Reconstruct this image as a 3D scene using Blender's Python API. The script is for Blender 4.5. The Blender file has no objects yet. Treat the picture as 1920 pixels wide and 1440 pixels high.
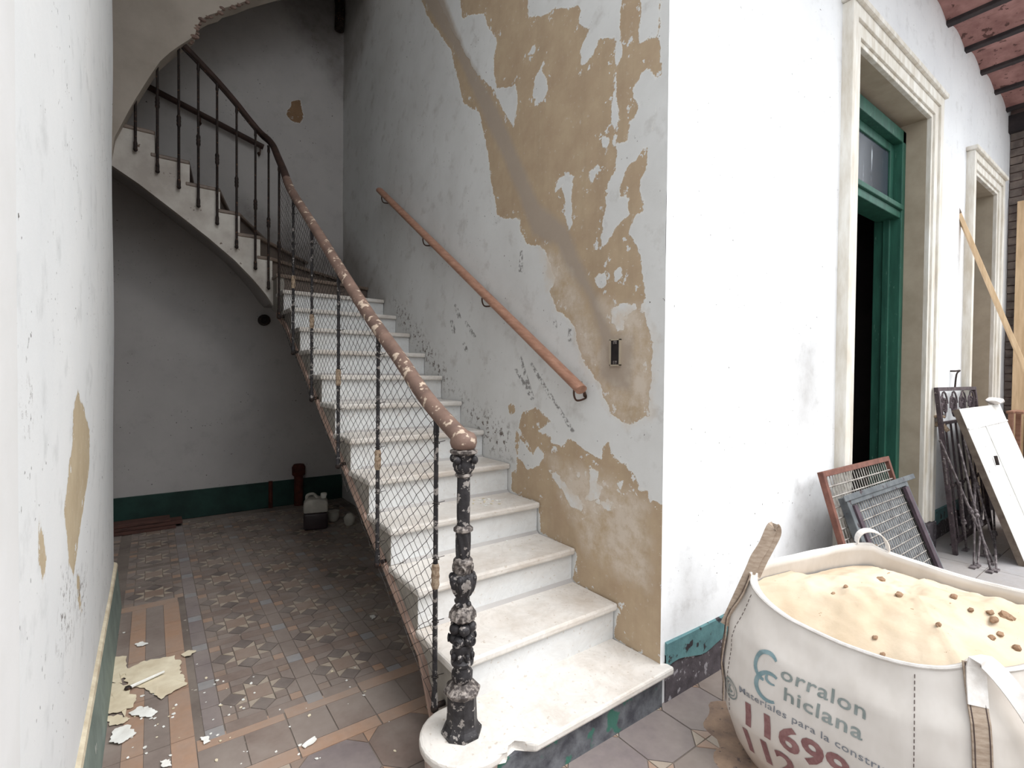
import bpy, bmesh, math, random
import numpy as np
from mathutils import Vector, Matrix, noise

random.seed(7)
S = bpy.context.scene
COL = S.collection

# ------------------------------------------------------------------ camera
CX, CY, CZ, YAW, PIT, ROL, FPX = -1.70977, -1.28826, 1.36472, 0.62812, -0.01671, 0.00907, 932.25
_F = Vector((math.sin(YAW)*math.cos(PIT), math.cos(YAW)*math.cos(PIT), math.sin(PIT)))
_R0 = Vector((math.cos(YAW), -math.sin(YAW), 0))
_U0 = _R0.cross(_F)
_R = _R0*math.cos(ROL) + _U0*math.sin(ROL)
_U = _U0*math.cos(ROL) - _R0*math.sin(ROL)
CAMP = Vector((CX, CY, CZ))
cam_data = bpy.data.cameras.new('camera')
cam_data.sensor_width = 36.0
cam_data.lens = FPX/1920*36.0
cam_data.clip_start = 0.02
cam = bpy.data.objects.new('camera', cam_data)
COL.objects.link(cam)
cam.matrix_world = Matrix(((_R.x, _U.x, -_F.x, CX), (_R.y, _U.y, -_F.y, CY), (_R.z, _U.z, -_F.z, CZ), (0, 0, 0, 1)))
S.camera = cam

# ------------------------------------------------------------------ light
S.view_settings.view_transform = 'Standard'
S.view_settings.look = 'None'
S.view_settings.gamma = 1.0
S.view_settings.use_curve_mapping = False
S.view_settings.exposure = 0.35
world = bpy.data.worlds.new('overcast_sky')
S.world = world
world.use_nodes = True
bg = world.node_tree.nodes['Background']
bg.inputs[0].default_value = (0.92, 0.96, 1.0, 1)
bg.inputs[1].default_value = 1.7
sun_d = bpy.data.lights.new('veiled_sun', 'SUN')
sun_d.energy = 2.9
sun_d.angle = math.radians(50)
sun_d.color = (1.0, 0.99, 0.98)
sun = bpy.data.objects.new('veiled_sun', sun_d)
COL.objects.link(sun)
sun.rotation_euler = Vector((-0.28, 0.50, -0.86)).to_track_quat('-Z', 'Y').to_euler()


# ------------------------------------------------------------------ helpers
def ray(x, y):
    return _F + _R*((x-960)/FPX) - _U*((y-720)/FPX)


def onx(x, y, v):
    d = ray(x, y)
    return CAMP + d*((v-CX)/d.x)


def ony(x, y, v):
    d = ray(x, y)
    return CAMP + d*((v-CY)/d.y)


def onz(x, y, v):
    d = ray(x, y)
    return CAMP + d*((v-CZ)/d.z)


def srgb(r, g, b):
    f = lambda c: (c/255/12.92) if c/255 <= 0.04045 else ((c/255+0.055)/1.055)**2.4
    return (f(r), f(g), f(b), 1)


def mixc(nt, fac, a, b, blend='MIX'):
    m = nt.nodes.new('ShaderNodeMix')
    m.data_type = 'RGBA'
    m.blend_type = blend
    for k, v in ((0, fac), (6, a), (7, b)):
        if hasattr(v, 'is_linked') or hasattr(v, 'links'):
            nt.links.new(v, m.inputs[k])
        elif k == 0:
            m.inputs[0].default_value = v
        else:
            m.inputs[k].default_value = v
    return m.outputs[2]


def nz(nt, scale, detail=4, rough=0.6, vec=None, dist=0.0):
    n = nt.nodes.new('ShaderNodeTexNoise')
    n.inputs['Scale'].default_value = scale
    n.inputs['Detail'].default_value = detail
    n.inputs['Roughness'].default_value = rough
    n.inputs['Distortion'].default_value = dist
    if vec is not None:
        nt.links.new(vec, n.inputs['Vector'])
    return n.outputs['Fac']


def mth(nt, op, a, b=0.0, clamp=False):
    m = nt.nodes.new('ShaderNodeMath')
    m.operation = op
    m.use_clamp = clamp
    for k, v in ((0, a), (1, b)):
        if hasattr(v, 'links'):
            nt.links.new(v, m.inputs[k])
        else:
            m.inputs[k].default_value = v
    return m.outputs[0]


def ramp(nt, fac, lo, hi):
    r = nt.nodes.new('ShaderNodeMapRange')
    r.clamp = True
    nt.links.new(fac, r.inputs[0])
    r.inputs[1].default_value = lo
    r.inputs[2].default_value = hi
    return r.outputs[0]


def pos(nt, scale=(1, 1, 1), rot=(0, 0, 0)):
    g = nt.nodes.new('ShaderNodeNewGeometry')
    m = nt.nodes.new('ShaderNodeMapping')
    m.inputs['Scale'].default_value = scale
    m.inputs['Rotation'].default_value = rot
    nt.links.new(g.outputs['Position'], m.inputs['Vector'])
    return m.outputs['Vector']


def attr(nt, name):
    a = nt.nodes.new('ShaderNodeAttribute')
    a.attribute_name = name
    return a.outputs['Fac']


def base(name, rough=0.8, metal=0.0, spec=0.3):
    m = bpy.data.materials.new(name)
    m.use_nodes = True
    nt = m.node_tree
    b = nt.nodes['Principled BSDF']
    b.inputs['Roughness'].default_value = rough
    b.inputs['Metallic'].default_value = metal
    b.inputs['Specular IOR Level'].default_value = spec
    return m, nt, b


def bump(nt, b, h, strength=0.3, dist=0.01):
    n = nt.nodes.new('ShaderNodeBump')
    n.inputs['Strength'].default_value = strength
    n.inputs['Distance'].default_value = dist
    nt.links.new(h, n.inputs['Height'])
    nt.links.new(n.outputs[0], b.inputs['Normal'])


def mat(name, c1, c2=None, scale=6, rough=0.8, metal=0.0, stretch=(1, 1, 1), bs=0.15, speck=None, sp_scale=40, sp_lo=0.6, spec=0.3, lo=0.35, hi=0.65):
    m, nt, b = base(name, rough, metal, spec)
    if c2 is None:
        c2 = tuple(x*0.75 for x in c1[:3]) + (1,)
    v = pos(nt, stretch)
    n = nz(nt, scale, 5, 0.62, v)
    c = mixc(nt, ramp(nt, n, lo, hi), c1, c2)
    if speck is not None:
        s = nz(nt, sp_scale, 3, 0.6, v)
        c = mixc(nt, ramp(nt, s, sp_lo, sp_lo+0.04), c, speck)
    nt.links.new(c, b.inputs['Base Color'])
    if bs:
        bump(nt, b, nz(nt, scale*6, 4, 0.6, v), bs, 0.004)
    return m


def newobj(name, me, parent=None, mats=None):
    o = bpy.data.objects.new(name, me)
    COL.objects.link(o)
    if parent is not None:
        o.parent = parent
    if mats:
        for m in (mats if isinstance(mats, (list, tuple)) else [mats]):
            me.materials.append(m)
    return o


def obj(name, bm, m=None, parent=None, smooth=False, loc=None):
    bmesh.ops.recalc_face_normals(bm, faces=bm.faces[:])
    me = bpy.data.meshes.new(name)
    bm.to_mesh(me)
    bm.free()
    if smooth:
        me.shade_smooth()
        try:
            me.set_sharp_from_angle(angle=math.radians(45))
        except Exception:
            pass
    o = newobj(name, me, parent, m)
    if loc is not None:
        o.location = loc
    return o


def tag(o, label, cat, group=None):
    o['label'] = label
    o['category'] = cat
    if group:
        o['group'] = group
    return o


def empty(name, loc, label, cat, group=None):
    o = bpy.data.objects.new(name, None)
    COL.objects.link(o)
    o.location = loc
    o.empty_display_size = 0.1
    return tag(o, label, cat, group)


def struct(o):
    o['kind'] = 'structure'
    return o


def place(o, parent):
    """parent keeping the world position (parent is only translated)"""
    o.parent = parent
    o.location = Vector(o.location) - Vector(parent.location)
    return o


def B():
    return bmesh.new()


def box(bm, x0, x1, y0, y1, z0, z1, bev=0.0, seg=2):
    vs = [bm.verts.new(p) for p in ((x0, y0, z0), (x1, y0, z0), (x1, y1, z0), (x0, y1, z0), (x0, y0, z1), (x1, y0, z1), (x1, y1, z1), (x0, y1, z1))]
    fs = [bm.faces.new([vs[i] for i in f]) for f in ((0, 3, 2, 1), (4, 5, 6, 7), (0, 1, 5, 4), (1, 2, 6, 5), (2, 3, 7, 6), (3, 0, 4, 7))]
    if bev:
        es = {e for f in fs for e in f.edges}
        bmesh.ops.bevel(bm, geom=list(es), offset=bev, segments=seg, profile=0.5, affect='EDGES')
    return vs


def prism(bm, pts, vec, bev=0.0, seg=2):
    """pts: closed 3D polygon, extruded along vec"""
    vec = Vector(vec)
    a = [bm.verts.new(p) for p in pts]
    b = [bm.verts.new(Vector(p)+vec) for p in pts]
    fs = [bm.faces.new(a[::-1]), bm.faces.new(b)]
    n = len(a)
    for i in range(n):
        fs.append(bm.faces.new((a[i], a[(i+1) % n], b[(i+1) % n], b[i])))
    if bev:
        es = {e for f in fs for e in f.edges}
        bmesh.ops.bevel(bm, geom=list(es), offset=bev, segments=seg, profile=0.5, affect='EDGES')


def tube(bm, pts, rad, n=8, cap=True, flat=1.0, upv=None):
    pts = [Vector(p) for p in pts]
    rs = rad if isinstance(rad, (list, tuple)) else [rad]*len(pts)
    rings = []
    prev = None
    for i, p in enumerate(pts):
        if i == 0:
            t = pts[1]-pts[0]
        elif i == len(pts)-1:
            t = pts[-1]-pts[-2]
        else:
            t = (pts[i+1]-p).normalized() + (p-pts[i-1]).normalized()
        if t.length < 1e-9:
            t = Vector((0, 0, 1))
        t.normalize()
        if prev is None:
            up = Vector(upv) if upv else (Vector((0, 0, 1)) if abs(t.z) < 0.9 else Vector((1, 0, 0)))
        else:
            up = prev
        a = (up - t*up.dot(t))
        if a.length < 1e-6:
            a = t.orthogonal()
        a.normalize()
        prev = a
        b = t.cross(a)
        rings.append([bm.verts.new(p + (a*math.cos(2*math.pi*k/n)*flat + b*math.sin(2*math.pi*k/n))*rs[i]) for k in range(n)])
    for i in range(len(rings)-1):
        for k in range(n):
            bm.faces.new((rings[i][k], rings[i][(k+1) % n], rings[i+1][(k+1) % n], rings[i+1][k]))
    if cap:
        bm.faces.new(rings[0][::-1])
        bm.faces.new(rings[-1])


def lathe(bm, prof, c=(0, 0, 0), n=16, lobes=0, amp=0.0, rot=0.0, twist=0.0):
    """prof: list of (r, z); lobes modulate the radius"""
    c = Vector(c)
    rings = []
    z0 = prof[0][1]
    for r, z in prof:
        ring = []
        for k in range(n):
            a = 2*math.pi*k/n + rot
            rr = r*(1 + (amp*math.cos(lobes*a + twist*(z-z0)) if lobes else 0))
            ring.append(bm.verts.new(c + Vector((rr*math.cos(a), rr*math.sin(a), z))))
        rings.append(ring)
    for i in range(len(rings)-1):
        for k in range(n):
            bm.faces.new((rings[i][k], rings[i][(k+1) % n], rings[i+1][(k+1) % n], rings[i+1][k]))
    bm.faces.new(rings[0][::-1])
    bm.faces.new(rings[-1])


def ball(bm, c, r, sc=(1, 1, 1), seg=10, ring=7):
    mtx = Matrix.Translation(Vector(c)) @ Matrix.Diagonal((r*sc[0], r*sc[1], r*sc[2], 1))
    bmesh.ops.create_uvsphere(bm, u_segments=seg, v_segments=ring, radius=1.0, matrix=mtx)


def sdist(U, V, poly):
    """signed distance of the points to a closed polygon, positive inside"""
    P = np.asarray(poly, float)
    Q = np.roll(P, -1, axis=0)
    d = np.full(U.shape, 1e9)
    ins = np.zeros(U.shape, bool)
    for (ax, ay), (bx, by) in zip(P, Q):
        dx, dy = bx-ax, by-ay
        l2 = dx*dx+dy*dy+1e-12
        t = np.clip(((U-ax)*dx+(V-ay)*dy)/l2, 0, 1)
        d = np.minimum(d, (U-ax-t*dx)**2+(V-ay-t*dy)**2)
        c = ((ay > V) != (by > V)) & (U < (bx-ax)*(V-ay)/((by-ay) if abs(by-ay) > 1e-12 else 1e-12)+ax)
        ins ^= c
    d = np.sqrt(d)
    return np.where(ins, d, -d)


def wall_grid(name, us, vs, fn, masks, m, holes=(), flip=False, warp=0.0):
    """wall face as a grid; fn maps (u, v) to 3D; masks: name -> array function(U, V)"""
    us = np.asarray(us)
    vs = np.asarray(vs)
    U, V = np.meshgrid(us, vs)
    nu = len(us)
    verts = [fn(u, v) for u, v in zip(U.ravel(), V.ravel())]
    faces = []
    for j in range(len(vs)-1):
        vc = 0.5*(vs[j]+vs[j+1])
        for i in range(nu-1):
            uc = 0.5*(us[i]+us[i+1])
            if any(h[0] < uc < h[1] and h[2] < vc < h[3] for h in holes):
                continue
            q = (j*nu+i, j*nu+i+1, (j+1)*nu+i+1, (j+1)*nu+i)
            faces.append(q[::-1] if flip else q)
    me = bpy.data.meshes.new(name)
    me.from_pydata(verts, [], faces)
    for k, f in masks.items():
        a = me.attributes.new(k, 'FLOAT', 'POINT')
        a.data.foreach_set('value', f(U, V).ravel().astype(np.float32))
    me.shade_smooth()
    return newobj(name, me, None, m)


def lines(a, b, step, extra=()):
    n = max(1, int(round((b-a)/step)))
    v = set(round(a+(b-a)*i/n, 5) for i in range(n+1))
    for e in extra:
        v = {x for x in v if abs(x-e) > step*0.3 or x in (a, b)}
        v.add(round(e, 5))
    return sorted(v)


# ------------------------------------------------------------------ materials
def wall_mat(name, paint, paint2, under, under2, cement=None, dirt=None, grime_dark=None, edge=0.35, smudge=0.35):
    """old paint over plaster: 'patch' = signed distance of bare plaster, 'cement' = filled chase, 'fleck' = zone of chipped flecks, 'stain' = darker zone, smudges included"""
    m, nt, b = base(name, 0.85, 0, 0.2)
    v = pos(nt)
    big = nz(nt, 1.6, 5, 0.65, v)
    mid = nz(nt, 7.0, 5, 0.65, v)
    fine = nz(nt, 38, 4, 0.65, v)
    pc = mixc(nt, ramp(nt, big, 0.35, 0.72), paint, paint2)
    pc = mixc(nt, mth(nt, 'MULTIPLY', ramp(nt, mid, 0.55, 0.75), smudge), pc, grime_dark or tuple(x*0.6 for x in paint[:3])+(1,))
    spots = nz(nt, 55, 2, 0.5, v)
    spot2 = nz(nt, 5, 2, 0.5, v)
    sp = mth(nt, 'MULTIPLY', ramp(nt, spots, 0.70, 0.73), ramp(nt, spot2, 0.5, 0.6))
    pc = mixc(nt, sp, pc, (0.10, 0.09, 0.08, 1))
    # streaks running down
    vs_ = pos(nt, (9, 9, 0.7))
    st = nz(nt, 1.0, 4, 0.7, vs_)
    uc = mixc(nt, ramp(nt, mid, 0.35, 0.7), under, under2)
    uc = mixc(nt, mth(nt, 'MULTIPLY', ramp(nt, st, 0.5, 0.75), 0.35), uc, tuple(x*0.7 for x in under[:3])+(1,))
    uc = mixc(nt, mth(nt, 'MULTIPLY', ramp(nt, fine, 0.62, 0.7), 0.25), uc, paint)
    mask = attr(nt, 'patch')
    jit = mth(nt, 'MULTIPLY', mth(nt, 'SUBTRACT', mid, 0.5), 0.05)
    jit2 = mth(nt, 'MULTIPLY', mth(nt, 'SUBTRACT', fine, 0.5), 0.022)
    mid2 = nz(nt, 17, 4, 0.7, v)
    jit3 = mth(nt, 'MULTIPLY', mth(nt, 'SUBTRACT', mid2, 0.5), 0.05)
    d = mth(nt, 'ADD', mth(nt, 'ADD', mth(nt, 'ADD', mask, jit), jit2), jit3)
    rem = mth(nt, 'MULTIPLY', ramp(nt, mid2, 0.61, 0.64), mth(nt, 'SUBTRACT', 1.0, ramp(nt, d, 0.015, 0.07)))
    d = mth(nt, 'SUBTRACT', d, mth(nt, 'MULTIPLY', rem, 0.3))
    f = ramp(nt, d, -0.0015, 0.0015)
    # pale torn rim of the paint
    rim = mth(nt, 'SUBTRACT', 1.0, ramp(nt, mth(nt, 'ABSOLUTE', mth(nt, 'ADD', d, 0.003)), 0.001, 0.006))
    col = mixc(nt, f, pc, uc)
    col = mixc(nt, mth(nt, 'MULTIPLY', rim, 0.35), col, (0.75, 0.74, 0.70, 1))
    if cement is not None:
        cm = mth(nt, 'ADD', attr(nt, 'cement'), mth(nt, 'MULTIPLY', jit, 0.8))
        cf = ramp(nt, cm, -0.02, 0.02)
        cc = mixc(nt, mid, cement, tuple(x*0.88 for x in cement[:3])+(1,))
        col = mixc(nt, mth(nt, 'MULTIPLY', cf, 0.92), col, cc)
    if dirt is not None:
        rg = mth(nt, 'ADD', attr(nt, 'rough'), mth(nt, 'MULTIPLY', jit, 2.0))
        rf = mth(nt, 'MULTIPLY', ramp(nt, rg, -0.04, 0.05), ramp(nt, mth(nt, 'ADD', mth(nt, 'MULTIPLY', mid, 0.6), mth(nt, 'MULTIPLY', mid2, 0.4)), 0.38, 0.56))
        col = mixc(nt, mth(nt, 'MULTIPLY', rf, 0.85), col, dirt)
    fk = ramp(nt, attr(nt, 'fleck'), -0.05, 0.08)
    chips = nz(nt, 26, 4, 0.7, v)
    ck = mth(nt, 'MULTIPLY', fk, ramp(nt, chips, 0.555, 0.575))
    col = mixc(nt, ck, col, (0.13, 0.10, 0.085, 1))
    sc_ = mth(nt, 'MULTIPLY', ramp(nt, attr(nt, 'scuff'), -0.004, 0.003), ramp(nt, fine, 0.46, 0.54))
    col = mixc(nt, mth(nt, 'MULTIPLY', sc_, 0.75), col, srgb(96, 92, 90))
    sn = mth(nt, 'MULTIPLY', ramp(nt, mth(nt, 'ADD', attr(nt, 'dark_zone'), mth(nt, 'MULTIPLY', jit, 4)), -0.15, 0.15), mth(nt, 'ADD', 0.35, mth(nt, 'MULTIPLY', mid, 0.5)))
    col = mixc(nt, mth(nt, 'MULTIPLY', sn, 0.85), col, grime_dark or (0.2, 0.17, 0.15, 1))
    nt.links.new(col, b.inputs['Base Color'])
    h = mth(nt, 'ADD', mth(nt, 'MULTIPLY', f, -1.0), mth(nt, 'MULTIPLY', fine, 0.35))
    h = mth(nt, 'ADD', h, mth(nt, 'MULTIPLY', mid, 0.5))
    h = mth(nt, 'ADD', h, mth(nt, 'MULTIPLY', ck, -0.8))
    bump(nt, b, h, 0.45, 0.004)
    return m


M_WALLA = wall_mat('old_white_paint_over_ochre_plaster', (0.66, 0.66, 0.65, 1), (0.57, 0.565, 0.55, 1), srgb(180, 160, 134), srgb(168, 146, 122), srgb(168, 154, 140), srgb(204, 192, 178), srgb(128, 116, 106))
M_WALLC = wall_mat('grey_lime_paint', (0.47, 0.45, 0.435, 1), (0.40, 0.38, 0.37, 1), srgb(140, 112, 86), srgb(126, 100, 76), grime_dark=srgb(70, 58, 52), smudge=0.15)
M_WALLB = wall_mat('white_patio_paint', (0.84, 0.85, 0.86, 1), (0.76, 0.77, 0.79, 1), srgb(180, 165, 140), srgb(160, 145, 125), grime_dark=srgb(150, 146, 142), smudge=0.30)
M_WALLL = wall_mat('white_flaking_paint', (0.86, 0.87, 0.87, 1), (0.79, 0.81, 0.82, 1), srgb(204, 188, 160), srgb(188, 170, 142), grime_dark=srgb(158, 160, 160), smudge=0.35)
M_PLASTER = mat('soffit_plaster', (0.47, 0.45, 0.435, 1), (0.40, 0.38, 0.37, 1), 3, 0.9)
M_ARCH = mat('arch_plaster', srgb(190, 180, 168), srgb(172, 162, 150), 3, 0.9)
M_BROKEN = mat('broken_plaster_edge', srgb(160, 136, 124), srgb(124, 104, 96), 14, 0.95, bs=0.5)
M_STRINGER = mat('stringer_paint', srgb(205, 200, 192), srgb(178, 170, 162), 5, 0.85, speck=srgb(110, 95, 85), sp_scale=18, sp_lo=0.68)
M_PINK = mat('pink_plaster_edge', srgb(190, 162, 148), srgb(166, 140, 128), 9, 0.9)
M_SIDE = mat('grey_stringer_face', srgb(165, 160, 152), srgb(140, 134, 126), 7, 0.9)


def marble_mat(name, a, bcol, dirt, amount):
    m, nt, b = base(name, 0.42, 0, 0.4)
    v = pos(nt)
    w = nz(nt, 5, 6, 0.7, v, 1.2)
    vein = mth(nt, 'SUBTRACT', 1.0, ramp(nt, mth(nt, 'ABSOLUTE', mth(nt, 'SUBTRACT', w, 0.5)), 0.0, 0.06))
    c = mixc(nt, mth(nt, 'MULTIPLY', vein, 0.25), a, bcol)
    dd = nz(nt, 3.2, 6, 0.7, pos(nt, (1, 1, 3)))
    c = mixc(nt, mth(nt, 'MULTIPLY', ramp(nt, dd, 0.45, 0.75), amount), c, dirt)
    g = nz(nt, 60, 2, 0.5, v)
    c = mixc(nt, mth(nt, 'MULTIPLY', ramp(nt, g, 0.66, 0.72), 0.5), c, dirt)
    nt.links.new(c, b.inputs['Base Color'])
    bump(nt, b, nz(nt, 30, 4, 0.6, v), 0.08, 0.003)
    return m


M_TREAD = marble_mat('dusty_marble_tread', srgb(216, 211, 205), srgb(180, 176, 170), srgb(166, 148, 130), 0.6)
M_RISER = marble_mat('marble_riser', srgb(216, 217, 217), srgb(190, 190, 190), srgb(184, 172, 160), 0.3)
M_TREAD2 = marble_mat('dark_brown_upper_tread', srgb(128, 112, 100), srgb(96, 84, 75), srgb(70, 58, 50), 0.7)  # winders and upper flight: browner and darker than the lower treads
M_RISER2 = marble_mat('dark_brown_upper_riser', srgb(110, 98, 90), srgb(84, 74, 68), srgb(60, 50, 44), 0.6)  # matching darker brown for the upper risers
M_IRON = mat('black_painted_iron', srgb(58, 56, 58), srgb(36, 34, 36), 30, 0.5, 0.2, speck=srgb(150, 144, 140), sp_scale=38, sp_lo=0.57, bs=0.3)
M_IRON2 = mat('rusty_dark_iron', srgb(58, 48, 44), srgb(36, 30, 29), 25, 0.65, 0.3, speck=srgb(120, 84, 66), sp_scale=60, sp_lo=0.62)
M_IRONP = mat('iron_worn_pale', srgb(150, 142, 136), srgb(70, 64, 62), 60, 0.6, 0.2, bs=0.3, lo=0.4, hi=0.55)
M_WRAP = mat('paint_crusted_collar', srgb(176, 158, 136), srgb(120, 98, 80), 70, 0.8, bs=0.4)
M_WIRE = mat('galvanised_wire', srgb(72, 66, 62), srgb(48, 44, 42), 20, 0.6, 0.4, bs=0)
M_RAIL = mat('worn_brown_handrail', srgb(124, 101, 90), srgb(98, 79, 71), 9, 0.6, speck=srgb(188, 170, 152), sp_scale=22, sp_lo=0.585, bs=0.3)
M_RAILD = mat('dark_handrail', srgb(66, 48, 42), srgb(48, 36, 32), 12, 0.65)
M_PINE = mat('varnished_pine', srgb(168, 128, 108), srgb(142, 104, 86), 3, 0.5, stretch=(14, 1.2, 14), bs=0.1)
M_HOOK = mat('iron_bracket', srgb(86, 62, 52), srgb(60, 44, 38), 30, 0.6, 0.5)
M_GREENBB = mat('dark_green_skirting', srgb(34, 62, 56), srgb(26, 46, 42), 5, 0.6, speck=srgb(80, 90, 84), sp_scale=30, sp_lo=0.70)
M_GREYBB = mat('grey_green_skirting', srgb(140, 154, 147), srgb(116, 130, 124), 6, 0.7, speck=srgb(190, 194, 188), sp_scale=12, sp_lo=0.68)
M_BBTOP = mat('skirting_cap', srgb(214, 204, 180), srgb(186, 172, 148), 20, 0.85)
M_TEAL = mat('peeling_teal_skirting', srgb(98, 138, 140), srgb(78, 112, 116), 10, 0.7, speck=srgb(48, 44, 48), sp_scale=14, sp_lo=0.60, bs=0.4)
M_BARE = mat('bare_dark_skirting', srgb(92, 86, 90), srgb(70, 64, 68), 16, 0.9, speck=srgb(150, 146, 150), sp_scale=26, sp_lo=0.60, bs=0.5)
M_STEPFRONT = mat('peeling_step_front', srgb(110, 112, 116), srgb(66, 66, 72), 14, 0.8, speck=srgb(62, 104, 92), sp_scale=9, sp_lo=0.57, bs=0.5, stretch=(1, 1, 1))
M_TRIM = mat('cream_door_trim', srgb(230, 227, 220), srgb(202, 194, 180), 5, 0.8, stretch=(3, 3, 0.6))
M_REVEAL = mat('bare_reveal_plaster', srgb(176, 164, 146), srgb(160, 148, 130), 4, 0.9)
M_GREEN = mat('dark_green_door_paint', srgb(46, 96, 80), srgb(32, 74, 62), 4, 0.5, stretch=(4, 4, 0.6), speck=srgb(96, 132, 116), sp_scale=18, sp_lo=0.68)
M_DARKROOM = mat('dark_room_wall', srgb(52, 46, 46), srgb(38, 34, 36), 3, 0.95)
M_BEAM = mat('dark_iron_beam', srgb(66, 58, 58), srgb(44, 40, 42), 6, 0.9)
M_VAULT = mat('pink_stained_brick_vault', srgb(168, 128, 122), srgb(130, 94, 90), 5, 0.95, speck=srgb(92, 66, 62), sp_scale=12, sp_lo=0.60, bs=0.4)
M_BRICK = mat('rough_brick', srgb(128, 116, 108), srgb(92, 84, 80), 9, 0.95, bs=0.5)
M_PINKWALL = mat('pinkish_render', srgb(160, 138, 132), srgb(132, 112, 108), 8, 0.95, bs=0.4)
M_CEIL = mat('hall_ceiling_plaster', srgb(160, 150, 142), srgb(140, 130, 122), 3, 0.95)

# ------------------------------------------------------------------ floor
M_GROUT = mat('dusty_grout', srgb(128, 118, 110), srgb(104, 94, 88), 4, 0.95, speck=srgb(176, 168, 158), sp_scale=20, sp_lo=0.66)


def tile_mat(name, c, k=0.8):
    m, nt, b = base(name, 0.5, 0, 0.4)
    v = pos(nt)
    oi = nt.nodes.new('ShaderNodeObjectInfo')
    big = nz(nt, 2.2, 5, 0.7, v)
    fine = nz(nt, 30, 4, 0.7, v)
    cc = mixc(nt, ramp(nt, fine, 0.35, 0.7), c, tuple(x*k for x in c[:3])+(1,))
    cc = mixc(nt, mth(nt, 'MULTIPLY', oi.outputs['Random'], 0.35), cc, tuple(x*0.62 for x in c[:3])+(1,))
    cc = mixc(nt, mth(nt, 'MULTIPLY', ramp(nt, big, 0.38, 0.66), 0.62), cc, srgb(164, 154, 146))
    cc = mixc(nt, 0.30, cc, srgb(142, 131, 123))
    nt.links.new(cc, b.inputs['Base Color'])
    bump(nt, b, fine, 0.1, 0.002)
    return m


M_T = {
    'tan': tile_mat('tan_tile', srgb(138, 112, 96)),
    'dark': tile_mat('dark_tile', srgb(80, 70, 70)),
    'pale': tile_mat('pale_tile', srgb(190, 174, 154)),
    'taupe': tile_mat('taupe_tile', srgb(124, 110, 104)),
    'brown': tile_mat('brown_tile', srgb(112, 92, 84)),
    'orange': tile_mat('orange_tile', srgb(178, 138, 110)),
    'blue': tile_mat('bluish_tile', srgb(144, 148, 154)),
    'purple': tile_mat('purple_grey_tile', srgb(118, 108, 112)),
    'cement': tile_mat('pale_cement_tile', srgb(182, 182, 186)),
}
bm = B()
box(bm, -4.2, 6.3, -6.0, 4.4, -0.12, -0.003)
floor = struct(obj('floor', bm, M_GROUT))

TP = []          # (material key, polygon in plan)


def sq(x0, x1, y0, y1):
    return [(x0, y0), (x1, y0), (x1, y1), (x0, y1)]


def star_cell(cx, cy, a):
    def rot(p, k):
        for _ in range(k):
            p = [(-y, x) for x, y in p]
        return [(cx+x*a, cy+y*a) for x, y in p]
    TP.append(('tan', rot([(-1, -1), (1, -1), (1, 1), (-1, 1)], 0)))
    for k in range(4):
        TP.append(('pale', rot([(1, 0), (1, 1), (2, 1)], k)))
        TP.append(('pale', rot([(1, 0), (2, -1), (1, -1)], k)))
        TP.append(('dark', rot([(1, 0), (2, -1), (3, 0), (2, 1)], k)))
        TP.append(('brown', rot([(1, 1), (2, 1), (2, 2), (1, 2)], k)))
        TP.append(('taupe', rot([(2, 1), (3, 0), (3, 2), (2, 2)], k)))
        TP.append(('taupe', rot([(1, 2), (2, 2), (2, 3), (0, 3)], k)))
        TP.append(('orange' if k % 2 else 'tan', rot([(2, 2), (3, 2), (3, 3), (2, 3)], k)))


CELL = 0.36
SX, SY = -1.337, 1.415
BAR = 0.066
for i in range(0, 4):
    for j in range(-1, 8):
        cx, cy = SX+i*CELL, SY+j*CELL
        h = (CELL-BAR)/2
        if cy+h > 4.22 or cx + h > -0.02:
            continue
        star_cell(cx, cy, h/3)
        for s0, s1 in ((-h, 0), (0, h)):
            TP.append(('purple' if i == 0 else 'taupe', sq(cx-h-BAR, cx-h, cy+s0, cy+s1)))
            TP.append(('brown', sq(cx+s0, cx+s1, cy-h-BAR, cy-h)))
        TP.append(('blue', sq(cx-h-BAR, cx-h, cy-h-BAR, cy-h)))
# border bands beside the left wall
for k in range(9):
    y0 = -0.9+k*0.36
    y1 = min(y0+0.36, 2.26)
    if y1 - y0 < 0.05:
        continue
    TP.append(('orange', sq(-1.80, -1.735, y0, y1)))
    TP.append(('orange', sq(-1.655, -1.58, y0, y1)))
    TP.append(('taupe', sq(-1.735, -1.655, y0, y1)))
    TP.append(('brown', sq(-1.88, -1.80, y0, y1)))
TP.append(('orange', sq(-1.88, -1.58, 2.26, 2.33)))
for i in range(-1, 1):
    for j in range(3, 8):
        cx, cy = SX+i*CELL, SY+j*CELL
        if i < 0:
            h = (CELL-BAR)/2
            star_cell(cx, cy-0.02, h/3)
            star_cell(cx-CELL, cy-0.02, h/3)
# bands that cross the hall in front of the star field
xs = [-1.58+0.30*k for k in range(6)]
for x in xs:
    TP.append(('orange', sq(x, x+0.30, 0.80, 0.865)))
    TP.append(('taupe', sq(x, x+0.15, 0.62, 0.80)))
    TP.append(('brown', sq(x+0.15, x+0.30, 0.62, 0.80)))
    TP.append(('orange', sq(x, x+0.30, 0.555, 0.62)))
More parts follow.
